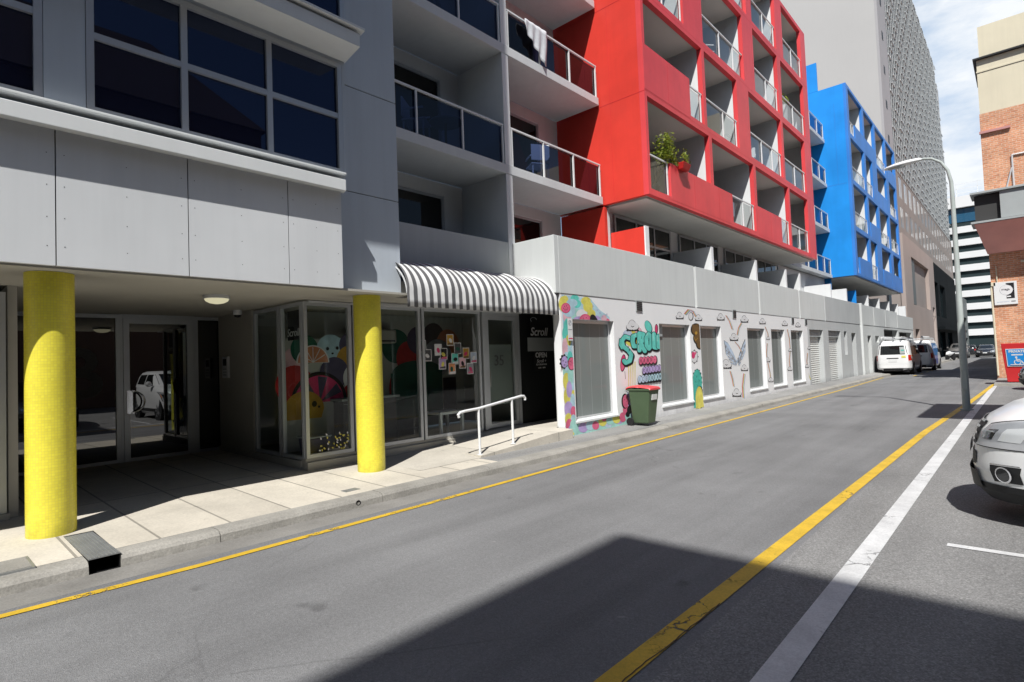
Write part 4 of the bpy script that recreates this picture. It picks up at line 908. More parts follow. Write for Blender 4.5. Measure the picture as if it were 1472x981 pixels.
sg.disc(cy,q0.z-.2*h,.055,.055,'grey'); sg.disc(cy,q0.z-.2*h,.043,.043,'white'); sg.stroke([(cy-.04,q0.z-.2*h-.04),(cy+.04,q0.z-.2*h+.04)],.012,'grey'); sg.poly([(cy-.06,q0.z-.52*h),(cy+.06,q0.z-.52*h),(cy+.06,q0.z-.49*h),(cy-.06,q0.z-.49*h)],'grey'); sg.poly([(cy-.06,q0.z-.93*h),(cy+.07,q0.z-.93*h),(cy+.07,q0.z-.88*h),(cy-.06,q0.z-.88*h)],'hot'); sg.build('print',t)
text_mesh('P',.09,t,M['art_grey'],(MX+.0395,cy,q0.z-.2*h),(0,1,0),(0,0,1),'symbol')
t = thing('notice_plate','small pale notice at the top left corner of the window right of the bin','sign',(MX,12.7,2.1)); m = MB(); m.box(MX-.10,MX-.095,12.62,12.94,2.08,2.36); m.build('plate',M['board_grey'],t); m = MB(); m.box(MX-.0945,MX-.094,12.66,12.9,2.30,2.33); m.build('print',M['art_grey'],t)

# ================================================================== RED AND BLUE APARTMENT BLOCKS
def apartment_block(root, Xf, Xb, y0, y1, fl, cells, front, side, tint, doors=True):
    fm, sm = M[front], M[side]
    holes = []
    for i in range(len(fl)-1):
        for a, b in cells[i]: holes.append((a, b, fl[i]+.15, fl[i+1]-(.10 if i < len(fl)-2 else .16)))
    p = MB(); p.facade(Xf, Xf-.14, y0, y1, fl[0], fl[-1], holes); p.build('front_frame', fm, root)
    for z in fl[:-1]:
        p = MB(); p.box(Xf-.142, Xb, y0+.13, y1-.13, z+.003, z+.147); p.build('floor_slab', M['balcony_soffit'], root)
    p = MB(); p.box(Xf-.142, Xb-.2, y0+.127, y1-.127, fl[-1]-.155, fl[-1]-.006); p.build('roof_slab', M['balcony_soffit'], root)
    for ya, yb in ((y0,y0+.124),(y1-.124,y1)):
        p = MB(); p.box(Xf-.142, Xb-.2, ya, yb, fl[0], fl[-1]-.004); p.build('side_wall', sm, root)
        p = MB(); e = .12 if ya == y0 else -.12; p.box(Xf-.15, Xb, (yb+.002 if ya == y0 else ya-.012), (yb+.012 if ya == y0 else ya-.002), fl[0]+.15, fl[-1]-.16); p.build('side_lining', M['balcony_wall'], root)
    for i in range(len(fl)-1):
        cs = cells[i]
        for j in range(len(cs)-1):
            a, b = cs[j][1], cs[j+1][0]
            p = MB(); p.box(Xf-.02 if b-a < .4 else Xf-.142, Xb, a+.004, b-.004, fl[i]+.15, fl[i+1]-.002 if i < len(fl)-2 else fl[i+1]-.16)
            p.build('partition', M['balcony_wall'], root)
        p = MB(); p.box(Xb, Xb-.15, y0+.14, y1-.14, fl[i]+.15, fl[i+1]); p.build('back_wall', M['balcony_wall'], root)
        if doors:
            for a, b in cs:
                if b-a > 1.2: window(root, Xb+.04, a+.35, b-.35, fl[i]+.17, fl[i]+2.2, ((a+b)/2,), (), .05, .05)
for_red = [(12.17,15.74),(15.94,19.30),(19.52,23.02),(23.20,25.60)]
rb = thing('red_apartment_block', 'bright red apartment block with a grid of recessed white balconies', 'building', (-7.6, 19, 5.4))
RF = [5.45, 7.95, 10.42, 12.88, 15.32]
apartment_block(rb, -6.4, -8.9, 12.05, 26.6, RF, [for_red,
    [(12.17,15.50),(15.68,18.15),(19.20,22.55),(22.80,25.62)],
    [(12.17,14.42),(15.67,18.92),(19.92,22.50),(22.92,25.92)],
    [(12.17,15.45),(15.67,19.42),(19.92,22.55),(23.38,25.92)]], 'red_front', 'red_paint', None)
def solid(root, X, a, b, z0, z1, mat): m = MB(); m.box(X+.004, X-.09, a, b, z0, z1); m.build('balcony_panel', M[mat], root, bevel=.006)
G = 'clear_balcony_glass'
solid(rb,-6.4,13.2,17.30,5.52,6.46,'red_front'); solid(rb,-6.4,19.53,22.0,5.52,6.5,'red_front'); solid(rb,-6.4,12.06,14.6,8.0,9.12,'red_front')
balustrade(rb,-6.46,12.18,13.18,5.60,6.46,(12.2,13.14),G); balustrade(rb,-6.46,17.32,19.28,5.60,6.46,(18.3,19.2),G); balustrade(rb,-6.46,22.02,23.0,5.60,6.5,(22.95,),G); balustrade(rb,-6.46,23.22,25.58,5.60,6.5,(24.4,25.5),G)
balustrade(rb,-6.46,14.62,15.48,8.1,8.98,(15.4,),G); balustrade(rb,-6.46,15.70,18.13,8.1,8.98,(17.0,18.05),G); balustrade(rb,-6.46,19.22,22.53,8.1,8.98,(20.4,21.5,22.4),G); balustrade(rb,-6.46,22.82,25.60,8.1,8.98,(24.2,25.5),G)
balustrade(rb,-6.46,12.19,14.40,10.57,11.45,(13.3,14.35),G); balustrade(rb,-6.46,15.69,18.9,10.57,11.45,(17.0,18.1),G); balustrade(rb,-6.46,19.94,22.48,10.57,11.45,(21.2,22.4),G); balustrade(rb,-6.46,22.94,25.9,10.57,11.45,(24.4,25.8),G)
balustrade(rb,-6.46,12.19,15.43,13.03,13.9,(13.5,),G); balustrade(rb,-6.46,15.69,19.40,13.03,13.9,(17.0,18.3),G); balustrade(rb,-6.46,19.94,22.53,13.03,13.9,(21.2,22.4),G); balustrade(rb,-6.46,23.40,25.9,13.03,13.9,(24.6,25.8),G)
p = MB(); p.box(-6.56,-8.9,12.2,26.5,5.40,5.449); p.build('soffit', M['balcony_soffit'], rb)
p = MB(); p.box(-7.64,-9.0,12.02,12.14,2.9,5.398); p.build('lower_side_wall', M['red_paint'], rb)
p = MB(); p.box(-6.70,-7.638,12.27,12.42,3.0,4.76); p.build('terrace_wing', M['red_paint'], rb); p = MB(); p.box(-6.66,-6.698,12.26,12.43,3.0,4.77); p.build('wing_end', M['mural_white'], rb)
p = MB(); p.box(-7.642,-7.855,12.15,12.25,3.0,5.398); p.build('lower_lining', M['balcony_wall'], rb)
for y in (16.2, 19.85, 23.1, 24.9):
    p = MB(); p.box(-6.66,-7.855,y-.075,y+.075,3.0,4.74); p.build('terrace_wing', M['balcony_wall'], rb)
for i, (a, b) in enumerate(((12.75,15.9),(16.5,19.5),(20.1,22.8),(23.4,26.0))):
    window(rb,-7.80,a,b,3.05,5.36,(a+(b-a)*.36,a+(b-a)*.68),(4.75,),.06,.05,name='terrace_window')
p = MB(); p.box(-7.86,-7.98,12.15,33.9,3.0,5.398); p.build('terrace_back_wall', M['balcony_wall'], rb)
j = MB(); j.box(-6.41,-8.8,12.046,12.0495,7.944,7.956); j.box(-6.41,-8.8,12.046,12.0495,10.414,10.426); j.box(-7.355,-7.36,12.046,12.0495,5.5,7.94); j.box(-7.355,-7.36,12.046,12.0495,7.96,10.41); j.build('cladding_joint', M['red_dark'], rb)
j = MB()
for y, z0, z1 in ((14.6,5.53,6.45),(16.25,5.53,6.45),(20.8,5.53,6.49),(13.3,8.01,9.11)): j.box(-6.394,-6.3985,y,y+.008,z0,z1)
for z in RF[1:-1]: j.box(-6.398,-6.3995,12.06,26.59,z+.02,z+.028)
j.build('panel_joint', M['red_dark'], rb)
# link balconies in the gap
for z in (5.45, 7.95, 10.42, 12.88):
    p = MB(); p.box(-7.55,-9.1,26.62,34.28,z-.0,z+.18); p.build('link_balcony', M['slab_grey'], rb)
    balustrade(rb,-7.60,26.75,34.26,z+.18,z+1.0,(28.4,30.0,31.6,33.0,34.2),'balcony_glass')
p = MB(); p.box(-9.11,-9.25,26.61,34.29,3.0,15.3); p.build('link_wall', M['balcony_wall'], rb)

bb = thing('blue_apartment_block', 'bright blue apartment block with recessed white balconies beyond the red one', 'building', (-7.6, 42, 5.4))
BF = [5.48, 8.02, 10.56, 13.10, 15.85]
c4 = [(34.75,38.1),(38.6,40.5),(42.0,45.3),(46.2,49.0)]; c5 = [(34.75,38.2),(38.7,41.6),(42.1,45.3),(45.8,49.0)]
apartment_block(bb, -6.4, -8.9, 34.3, 49.5, BF, [c4, c5, c4, c5], 'blue_front', 'blue_paint', None)
for a, b, z in ((35.3,38.6,5.55),(42.2,45.2,5.55),(46.2,49.2,5.55),(38.9,41.8,8.05),(36.0,41.6,13.02),(45.9,49.2,13.02),(42.0,45.2,10.52)): solid(bb,-6.4,a,b,z,z+.98,'blue_front')
for a, b, z in ((38.65,40.45,5.63),(34.8,38.15,8.13),(42.15,45.25,8.13),(45.9,48.9,8.13),(34.8,38.05,10.61),(38.65,40.4,10.61),(46.3,48.9,10.61),(34.8,35.9,13.1),(42.15,45.2,13.1)): balustrade(bb,-6.46,a,b,z,z+.85,(a+.05,(a+b)/2,b-.05),G)
p = MB(); p.box(-6.56,-8.9,34.45,49.4,5.43,5.479); p.build('soffit', M['balcony_soffit'], bb)
p = MB(); p.box(-7.64,-9.6,34.30,34.42,3.0,5.475); p.box(-9.104,-9.9,34.305,34.42,5.48,15.84); p.build('lower_side_wall', M['blue_paint'], bb)
p = MB(); p.box(-7.75,-9.9,34.30,34.42,15.856,17.45); p.build('parapet_fin', M['blue_paint'], bb)
p = MB(); p.box(-6.68,-7.6,35.2,35.35,3.0,4.75); p.build('terrace_wing', M['blue_paint'], bb)
for y in (30.0, 33.2, 38.6, 42.0, 45.5, 49.0, 52.5): p = MB(); p.box(-6.70,-7.85 if y < 34 else -8.8,y-.09,y+.09,3.0,4.7); p.build('terrace_wing', M['balcony_wall'], bb)
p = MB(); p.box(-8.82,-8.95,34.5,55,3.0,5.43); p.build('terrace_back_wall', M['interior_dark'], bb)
j = MB(); j.box(-6.6,-7.55,34.294,34.299,10.45,10.47); j.box(-7.0,-7.01,34.294,34.299,10.48,14.9); j.build('cladding_joint', M['blue_front'], bb)

# things on the balconies
t = thing('potted_plant','bushy yellow-green plant on the lowest red balcony above the red planter','plant',(-6.85,13.2,5.6))
m = MB(); m.lathe((-6.85,13.1,5.6),[(.13,0),(.18,.3),(.19,.32),(.165,.32),(.16,.28)],'z',20); m.build('pot',M['dark_metal'],t,smooth=True)
random.seed(5); m = MB(); tips = []
for i in range(12):
    a = random.uniform(0,6.28); r = random.uniform(.1,.5); tip = Vector((-6.48+.25*r*math.cos(a), 13.15+r*math.sin(a)*.72, 6.80+random.uniform(-.2,.32))); tips.append(tip)
    m.tube([(-6.85,13.1,5.88),((-6.85+tip.x)/2,(13.1+tip.y)/2,6.3),tip],[.012,.009,.004],seg=5)
m.build('stem',M['bark'],t)
m = MB()
for i in range(800):
    c = random.choice(tips); o = Vector((random.gauss(0,.06),random.gauss(0,.085),random.gauss(0,.085))); c = c+o-Vector((0,0,.06)); u = Vector((random.uniform(-1,1),random.uniform(-1,1),random.uniform(-.6,.6))).normalized(); w = u.orthogonal().normalized(); w.rotate(Matrix.Rotation(random.uniform(0,6.28),3,u)); s = random.uniform(.03,.055)
    m.face([c-u*s, c+w*s*.45, c+u*s, c-w*s*.45])
m.build('foliage',M['leaf'],t)
t = thing('hanging_planter','small red planter clipped over the edge of the red balcony panel','planter',(-6.3,13.7,6.35))
m = MB(); m.hexa([(-6.39,13.62,6.38),(-6.25,13.62,6.38),(-6.25,13.98,6.38),(-6.39,13.98,6.38),(-6.39,13.58,6.55),(-6.20,13.58,6.55),(-6.20,14.02,6.55),(-6.39,14.02,6.55)]); m.build('trough',M['terracotta_red'],t,bevel=.012)
m = MB()
for i in range(60):
    c = Vector((-6.27,13.85,6.6))+Vector((random.gauss(0,.03),random.gauss(0,.08),abs(random.gauss(0,.14)))); u = Vector((random.uniform(-1,1),random.uniform(-1,1),random.uniform(.2,1))).normalized(); w = u.orthogonal().normalized(); m.face([c-u*.05,c+w*.018,c+u*.05,c-w*.018])
m.build('foliage',M['leaf'],t)
t = thing('small_plant','tiny bright green plant behind the glass of a high red balcony at the right edge','plant',(-6.55,24.0,11.3))
m = MB(); m.lathe((-6.62,23.9,10.58),[(.1,0),(.13,.8),(.1,.8)],'z',12); m.build('pot',M['white_metal'],t)
m = MB()
for i in range(90):
    c = Vector((-6.62,23.9,11.5))+Vector((random.gauss(0,.08),random.gauss(0,.1),abs(random.gauss(0,.12)))); u = Vector((random.uniform(-1,1),random.uniform(-1,1),random.uniform(-1,1))).normalized(); w = u.orthogonal().normalized(); m.face([c-u*.07,c+w*.03,c+u*.07,c-w*.03])
m.build('foliage',M['leaf'],t)
t = thing('hanging_towel','white sheet draped over the glass balustrade beside the red wall','sheet',(-7.62,9.6,8.9))
rows = []
ta, tb = onx(756,60,-7.6).y, onx(786,60,-7.6).y
for i in range(9):
    z = 8.985-i*.098; row = []
    for j in range(18):
        f = j/17; y = ta+(tb-ta)*f; drop = .25+.65*f if f < .9 else .8; zz = 8.985-(i/8)*drop
        row.append((-7.60+.022*math.sin(f*22+i*.25)*(.25+i/8), y+.04*math.sin(i*.6)*(f-.5), zz))
    rows.append(row)
m = MB(); m.loft(rows,cap=False,closed=False); o = m.build('cloth',M['towel'],t,smooth=True); o.modifiers.new('thick','SOLIDIFY').thickness = .006
def chair(x, y, z, rz, label, mat='white_metal'):
    t = thing('balcony_chair', label, 'chair', (x,y,z), 'chairs on the balconies')
    def B(name, x0,x1,y0,y1,z0,z1): m = MB(); m.box(x0,x1,y0,y1,z0,z1); m.build(name,M[mat],t,local=True,bevel=.006)
    for sx in (-.2,.17):
        for sy in (-.2,.17): B('leg',sx,sx+.03,sy,sy+.03,0,.41)
    B('seat',-.22,.22,-.22,.22,.413,.44); B('backrest',-.22,-.19,-.22,.22,.50,.86); B('arm',-.19,.2,-.24,-.21,.60,.63); B('arm',-.19,.2,.21,.24,.60,.63)
    t.rotation_euler = (0,0,rz)
chair(-8.1,6.5,5.642,.6,'white chair behind the dark glass of the lowest grey balcony')
chair(-7.2,24.0,5.6,2.2,'white chair on the lowest red balcony at the right corner')
chair(-7.2,16.6,8.1,1.2,'pale chair behind the glass of the second red balcony')
chair(-8.1,10.0,5.642,2.6,'pale chair on the grey balcony beside the red wall')

def rack(x, y, z, label):
    t = thing('drying_rack', label, 'drying rack', (x,y,z))
    m = MB()
    for q in (-.35,.35): m.tube([(-.22,q,0),(.22,q,.85)],.01,seg=6); m.tube([(.22,q,0),(-.22,q,.85)],.01,seg=6)
    for q in (-.2,-.07,.07,.2): m.tube([(q,-.4,.86),(q,.4,.86)],.006,seg=5)
    m.build('frame',M['rail_metal'],t,local=True)
    for q, c, h_ in ((-.2,'art_hot',.4),(-.07,'towel',.5),(.07,'art_orange',.3),(.2,'art_sky',.45)):
        m = MB(); m.box(q-.008,q+.008,-.3+h_*.1,.2-h_*.1,.86-h_,.865); m.build('laundry',M[c],t,local=True)
rack(-6.95,18.2,5.6,'drying rack with red and white laundry on the lowest red balcony')
chair(-7.1,21.0,8.1,1.9,'white chair behind glass on the second red balcony row near the middle')
chair(-7.0,17.2,10.6,.9,'white chair high on the third red balcony row')
chair(-8.15,6.9,8.172,2.2,'white chair on the upper grey balcony left of the sheet')
t = thing('outdoor_table','small dark round table on the lowest grey balcony','table',(-8.2,7.3,5.642))
m = MB(); m.lathe((-8.2,7.3,5.642),[(.16,0),(.16,.02),(.025,.03),(.025,.68)],'z',18); m.build('base',M['dark_metal'],t); m = MB(); m.lathe((-8.2,7.3,6.325),[(.33,0),(.33,.025)],'z',24); m.build('tabletop',M['board_grey'],t)
# ================================================================== TOWER, FAR BUILDINGS
tw = thing('tower','tall plain grey tower with a street side covered by a grid of white sunshades','building',(-20,80,0))
p = MB(); p.box(-8.15,-40,57,66,17.5,75); p.box(-8.2,-40,66,112,17.5,42); p.build('tower_wall',M['tower_wall'],tw)
p = MB(); p.box(-7.95,-8.149,57.02,61.3,17.5,75); p.build('side_strip',M['tower_wall_shaded'],tw)
for z in (19.5,22.6,25.7,28.8,31.9,35): v = MB(); v.box(-7.93,-7.949,58.6,59.2,z,z+.7); v.build('vent',M['dark_metal'],tw)
top = lambda y: 70 if y < 65 else 43.4 if y < 104 else 43.4-(y-104)*1.7
BL = []; zz = 18.3; k_ = 0
while zz < 48:
    y = 61.3+(k_ % 3)*1.15
    while y < 112:
        if zz < top(y)-.2: BL.append((y, zz))
        y += 3.45
    zz += 1.12; k_ += 1
BL.sort(key=lambda q: q[0]); m = MB()
for i, (y, z) in enumerate(BL):
    if i < 100: q = MB(); q.box(-7.86,-7.97,y,y+1.55,z,z+.06); q.build('sunshade_blade',M['rail_metal'],tw)
    else: m.box(-7.86,-7.97,y,y+1.55,z,z+.06)
tag(m.build('sunshade_blades',M['rail_metal'],tw), kind='stuff')
m2 = MB()
for y in [61.5+1.15*i for i in range(44)]: m2.box(-7.90,-7.93,y,y+.06,17.8,top(y)-.2)
for z in [17.9+.56*i for i in range(46)]: m2.box(-7.935,-7.96,61.4,112 if z < 30 else 104,z,z+.035)
m2.build('sunshade_frame',M['mesh_light'],tw)
p = MB(); p.face([(-7.995,y,z) for y,z in ((61.32,18),(61.32,70),(65,70),(65,43.3),(104,43.3),(112.5,29),(112.5,18))]); p.build('sunshade_mesh',M['mesh_grey'],tw)
br_ = thing('office_block','long brown-grey office block with rows of narrow windows below the sunshades','building',(-9,85,0))
ho = []
for z in (15.6,12.75,9.9,7.0):
    y = 63.2
    while y < 112:
        if not (z < 8 and y < 62): ho += [(y,y+.85,z,z+1.95),(y+1.05,y+1.6,z,z+1.95)]
        y += 3.1
p = MB(); p.facade(-7.98,-8.0,56.2,114,0,18.0,ho); p.build('wall',M['brown_wall'],br_)
p = MB(); p.box(-7.994,-8.3,56.3,113.9,.1,17.5); p.build('windows',M['far_window'],br_)
p = MB(); p.box(-8.31,-14,56.21,56.99,0,17.9); p.build('end_wall',M['brown_wall'],br_)
pk_ = thing('low_block','pinkish-brown low block with a recessed panel beside the two parked vans','building',(-8,65,0))
p = MB(); p.facade(-6.98,-7.3,55.4,76.0,0,10.9,[(59.6,71.5,5.2,9.4),(57.3,58.6,.2,3.1),(59.6,62.2,2.0,3.1),(73.2,75.2,.1,5.6)]); p.build('wall',M['pink_wall'],pk_)
p = MB(); p.box(-7.31,-7.4,55.5,75.9,.1,10.8); p.build('recess',M['brown_wall'],pk_)
p = MB(); p.box(-7.1,-7.3,60.5,62.4,5.3,9.3); p.build('side_panel',M['far_grey'],pk_); p = MB(); p.box(-7.2,-7.3,73.25,75.15,.1,5.5); p.build('pale_door',M['far_white'],pk_)
p = MB(); p.box(-7.25,-7.305,57.35,58.55,.2,3.0); p.box(-7.25,-7.305,59.65,62.15,2.0,3.0); p.build('dark_opening',M['black'],pk_)
p = MB(); p.box(-6.981,-7.0,55.4,76,4.62,4.70); p.box(-7.4,-7.97,55.4,76,0,10.88); p.build('core',M['brown_wall'],pk_)
bk = thing('black_building','black glazed building at the shaded end of the street','building',(-7.5,90,0))
p = MB(); p.facade(-7.4,-7.7,76.2,107,0,11.2,[(77,81,.1,3.2),(83,89,.1,3.2),(92,98,.1,3.2),(79,84,5,9),(86,92,5,9)]); p.build('wall',M['black_wall'],bk)
p = MB(); p.box(-7.71,-7.8,76.3,106.9,.1,11.1); p.build('glazing',M['far_glass'],bk)
p = MB(); p.box(-6.3,-7.39,76.4,106,3.3,3.6); p.build('canopy',M['black_wall'],bk)
lg = thing('grey_annex','small grey building with a slot window left of the white office tower','building',(-8,118,0))
p = MB(); p.facade(-7.2,-7.5,107.4,125,0,9.2,[(109,123,4.6,6.0),(109,123,.2,2.6)]); p.build('wall',M['far_grey'],lg); p = MB(); p.box(-7.51,-7.6,107.5,124.9,.1,9.1); p.build('glazing',M['far_glass'],lg)
wb = thing('white_office_tower','white office tower with dark ribbon windows closing the end of the street','building',(0,136,0))
p = MB(); p.box(-16,24,131,150,0,27.6); p.build('glazing',M['far_glass'],wb)
p = MB(); p.box(-15.9,23.9,130.9,131,23.8,26.2); p.build('sky_window',M['blue_window'],wb)
z = 3.1
while z < 24: p = MB(); p.box(-16.1,24.1,130.6,131.2,z,z+1.15); p.build('band',M['far_white'],wb); z += 2.34
p = MB(); p.box(-16.4,24.4,130.2,150,26.4,28.4); p.build('roof_band',M['far_white'],wb)
p = MB()
for x in range(-14,24,3): p.box(x,x+.08,131.5,131.6,28.4,31.0)
for z in (29.2,30.0,30.9): p.box(-14,24,131.5,131.58,z,z+.06)
p.build('roof_rail',M['white_metal'],wb)

# ================================================================== BRICK BUILDING ON THE RIGHT
bk2 = thing('brick_building','orange brick corner building with a cream upper wall and a boxy awning','building',(2,35,0))
p = MB(); p.box(-.98,16,32,35.4,0,11.62); p.build('brick_wall',M['brick'],bk2)
p = MB(); p.box(-.97,16,35.41,74,0,6.9); p.build('rear_wing',M['brick'],bk2)
p = MB(); p.box(-.96,16,32.02,35.4,11.625,14.0); p.box(-.985,16,31.99,35.4,13.45,13.52); p.build('cream_wall',M['cream'],bk2)
p = MB(); p.box(-1.08,16,31.85,35.4,14.005,14.07); p.build('ledge',M['dark_metal'],bk2)
p = MB(); p.box(-.86,16,32.1,35.4,14.075,15.5); p.build('parapet',M['cream'],bk2)
p = MB(); p.box(-1.02,.0,31.88,31.998,10.72,10.82); p.build('lintel_bar',M['rust_panel'],bk2)
p = MB(); p.tube([(-.02,31.95,7.95),(-.02,31.95,9.55)],.035,seg=8); p.tube([(-.02,31.95,9.55),(6,31.95,9.55)],.03,seg=8); p.tube([(-.08,31.9,7.9),(-.3,31.9,8.0),(-.05,31.9,9.0)],.03,seg=6); p.build('pipe_frame',M['rail_metal'],bk2)
p = MB(); p.box(-.48,9,30.6,31.99,6.72,7.85); p.build('awning_fascia',M['board_grey'],bk2,bevel=.01)
p = MB(); p.box(-1.30,-.49,30.8,31.99,6.76,7.80); p.build('awning_end',M['interior_dark'],bk2)
p = MB(); p.box(-1.42,9,30.5,31.99,7.853,7.93); p.box(-1.44,9,30.5,31.99,6.62,6.70); p.build('awning_edge',M['board_grey'],bk2)
p = MB(); p.box(.75,2.6,30.59,30.62,7.25,7.72); p.build('awning_window',M['black'],bk2)
p = MB(); p.hexa([(-1.02,31.8,5.45),(9,31.8,5.45),(9,31.99,5.45),(-1.02,31.99,5.45),(-1.34,30.55,6.6),(9,30.55,6.6),(9,31.99,6.6),(-1.34,31.99,6.6)]); p.build('sloped_hood',M['rust_panel'],bk2)
p = MB(); p.box(.62,.66,31.2,31.4,5.6,6.5); p.build('hood_rib',M['cream'],bk2)
p = MB(); p.box(-.98,-.84,31.93,31.998,4.05,4.2); p.box(.02,.22,31.9,31.998,4.95,5.03); p.build('wall_lamp',M['cream'],bk2)
p = MB(); p.tube([(-.78,31.95,4.9),(-.76,31.95,3.3)],.02,seg=6); p.tube([(-.98,31.95,4.0),(-.94,31.95,.2)],.035,seg=8); p.build('downpipe',M['cream'],bk2)
t = thing('wall_sign','square white sign with a black corner and faint round logo on the brick wall','sign',(-.5,31.95,3.2))
m = MB(); m.box(-.90,-.15,31.93,31.995,3.22,4.19); m.build('board',M['white_sign'],t,bevel=.004)
sa = Art(lambda x, z: (x, 31.928, z), step=.0006, nrm=(0,-1,0))
sa.poly([(-.50,4.13),(-.24,4.13),(-.24,3.47),(-.50,3.47),(-.50,3.60),(-.34,3.70),(-.27,3.85),(-.34,4.0),(-.50,4.08)],'black'); sa.disc(-.50,3.84,.215,.215,'grey',n=32); sa.disc(-.50,3.84,.208,.208,'white',n=32)
sa.poly([(-.49,3.53),(-.36,3.53),(-.36,3.585),(-.49,3.585)],'white'); sa.poly([(-.83,3.335),(-.42,3.335),(-.42,3.35),(-.83,3.35)],'sky'); sa.poly([(-.36,3.33),(-.22,3.33),(-.22,3.36),(-.36,3.36)],'dgrey'); sa.build('print',t)
text_mesh('mega',.13,t,M['art_dgrey'],(-.52,31.92,3.87),(1,0,0),(0,0,1),'lettering')

# red bin-like box with the private parking sign
t = thing('red_clothing_bin','tall red tapered metal bin with a blue private parking sign at the right edge','bin',(.1,28.3,0))
m = MB(); m.hexa([(-.58,28.15,.12),(.85,28.15,.12),(.85,28.95,.12),(-.58,28.95,.12),(-.70,27.9,1.56),(.9,27.9,1.56),(.9,29.0,1.56),(-.70,29.0,1.56)]); m.build('body',M['box_red'],t,bevel=.015)
for x in (-.45,.5): m = MB(); m.box(x,x+.18,28.3,28.8,.0,.118); m.build('foot',M['black'],t)
t = thing('private_parking_sign','blue sign with PRIVATE lettering and a white wheelchair symbol on the red bin','sign',(0,27.9,.7))
def spt(x, z): yy_ = 28.15+(27.9-28.15)*(z-.12)/1.44; return (x, yy_-.022, z)
m = MB(); m.hexa([spt(-.55,.70),spt(.05,.70),Vector(spt(.05,.70))+Vector((0,.015,0)),Vector(spt(-.55,.70))+Vector((0,.015,0)),spt(-.58,1.36),spt(.06,1.36),Vector(spt(.06,1.36))+Vector((0,.015,0)),Vector(spt(-.58,1.36))+Vector((0,.015,0))]); m.build('border',M['white_sign'],t)
sa = Art(lambda x, z: spt(x, z), step=.0008, nrm=(0,-1,0)); sa.n = Vector((0,-1,0)); sa.k = 3
sa.mats.append(M['sign_blue']); sa.idx['_b'] = 0
sa.poly([(-.53,.725),(.03,.725),(.04,1.335),(-.56,1.335)],'_b'); sa.poly([(-.42,1.11),(-.10,1.11),(-.10,1.16),(-.42,1.16)],'white')
sa.disc(-.29,1.04,.035,.035,'white',n=12); sa.stroke([(-0.290,1.01),(-0.270,.90),(-0.150,.90),(-0.100,.81),(-0.040,.82)],.035,'white'); sa.stroke([(-0.280,.96),(-0.180,.955)],.03,'white')
for i in range(15): a0, a1 = RAD(130+i*15), RAD(130+(i+1)*15); sa.stroke([(-.26+.09*math.cos(a0),.86+.09*math.sin(a0)),(-.26+.09*math.cos(a1),.86+.09*math.sin(a1))],.028,'white')
sa.poly([(-.46,.755),(-.04,.755),(-.04,.785),(-.46,.785)],'white'); sa.build('print',t)
text_mesh('PRIVATE',.125,t,M['art_white'],Vector(spt(-.26,1.255))+Vector((0,-.006,0)),(1,0,0),(0,-.17,1),'lettering',offset=.006)
k2 = MB(); k2.box(-.95,6,27.5,27.64,0,.10); struct(k2,'kerb',M['concrete_kerb'])
k2 = MB(); k2.box(-.95,14,27.65,31.9,.0,.095); struct(k2,'footpath',M['asphalt_path'])

# ================================================================== STREET LAMP
lp = thing('street_lamp','tall galvanised street lamp with a curved arm over the road','street lamp',(-1.14,17.5,0))
m = MB(); PX, PY = -1.14, 17.5
m.lathe((PX,PY,0),[(.13,0),(.13,.03),(.08,.035),(.076,2.1),(.060,2.16),(.046,5.3)],'z',20); m.build('pole',M['pole_steel'],lp,smooth=True)
m = MB(); m.tube([(PX,PY,5.3),(PX-.005,PY,5.6),(PX-.06,PY,5.9),(PX-.18,PY,6.13),(PX-.36,PY,6.27),(PX-.52,PY,6.31),(PX-.62,PY,6.31)],[.045,.041,.037,.033,.030,.028,.027],seg=14); m.build('arm',M['pole_steel'],lp,smooth=True)
m = MB(); hx = PX-.56
m.loft([[(hx-u, PY+w*math.cos(a), 6.29+h0+(h*math.sin(a) if math.sin(a) > 0 else h*.55*math.sin(a))) for a in [2*math.pi*i/16 for i in range(16)]] for u, w, h, h0 in ((0,.04,.04,.01),(.06,.07,.065,.01),(.3,.10,.08,0),(.55,.12,.075,-.02),(.75,.10,.05,-.04),(.80,.05,.025,-.05))]); m.build('lantern',M['white_metal'],lp,smooth=True)
m = MB(); m.box(hx-.36,hx-.72,PY-.08,PY+.08,6.215,6.245); m.build('diffuser',M['board_grey'],lp,bevel=.02)
m = MB(); m.box(PX-.045,PX+.045,PY-.107,PY-.097,.5,.95); m.build('access_door',M['pole_steel'],lp)

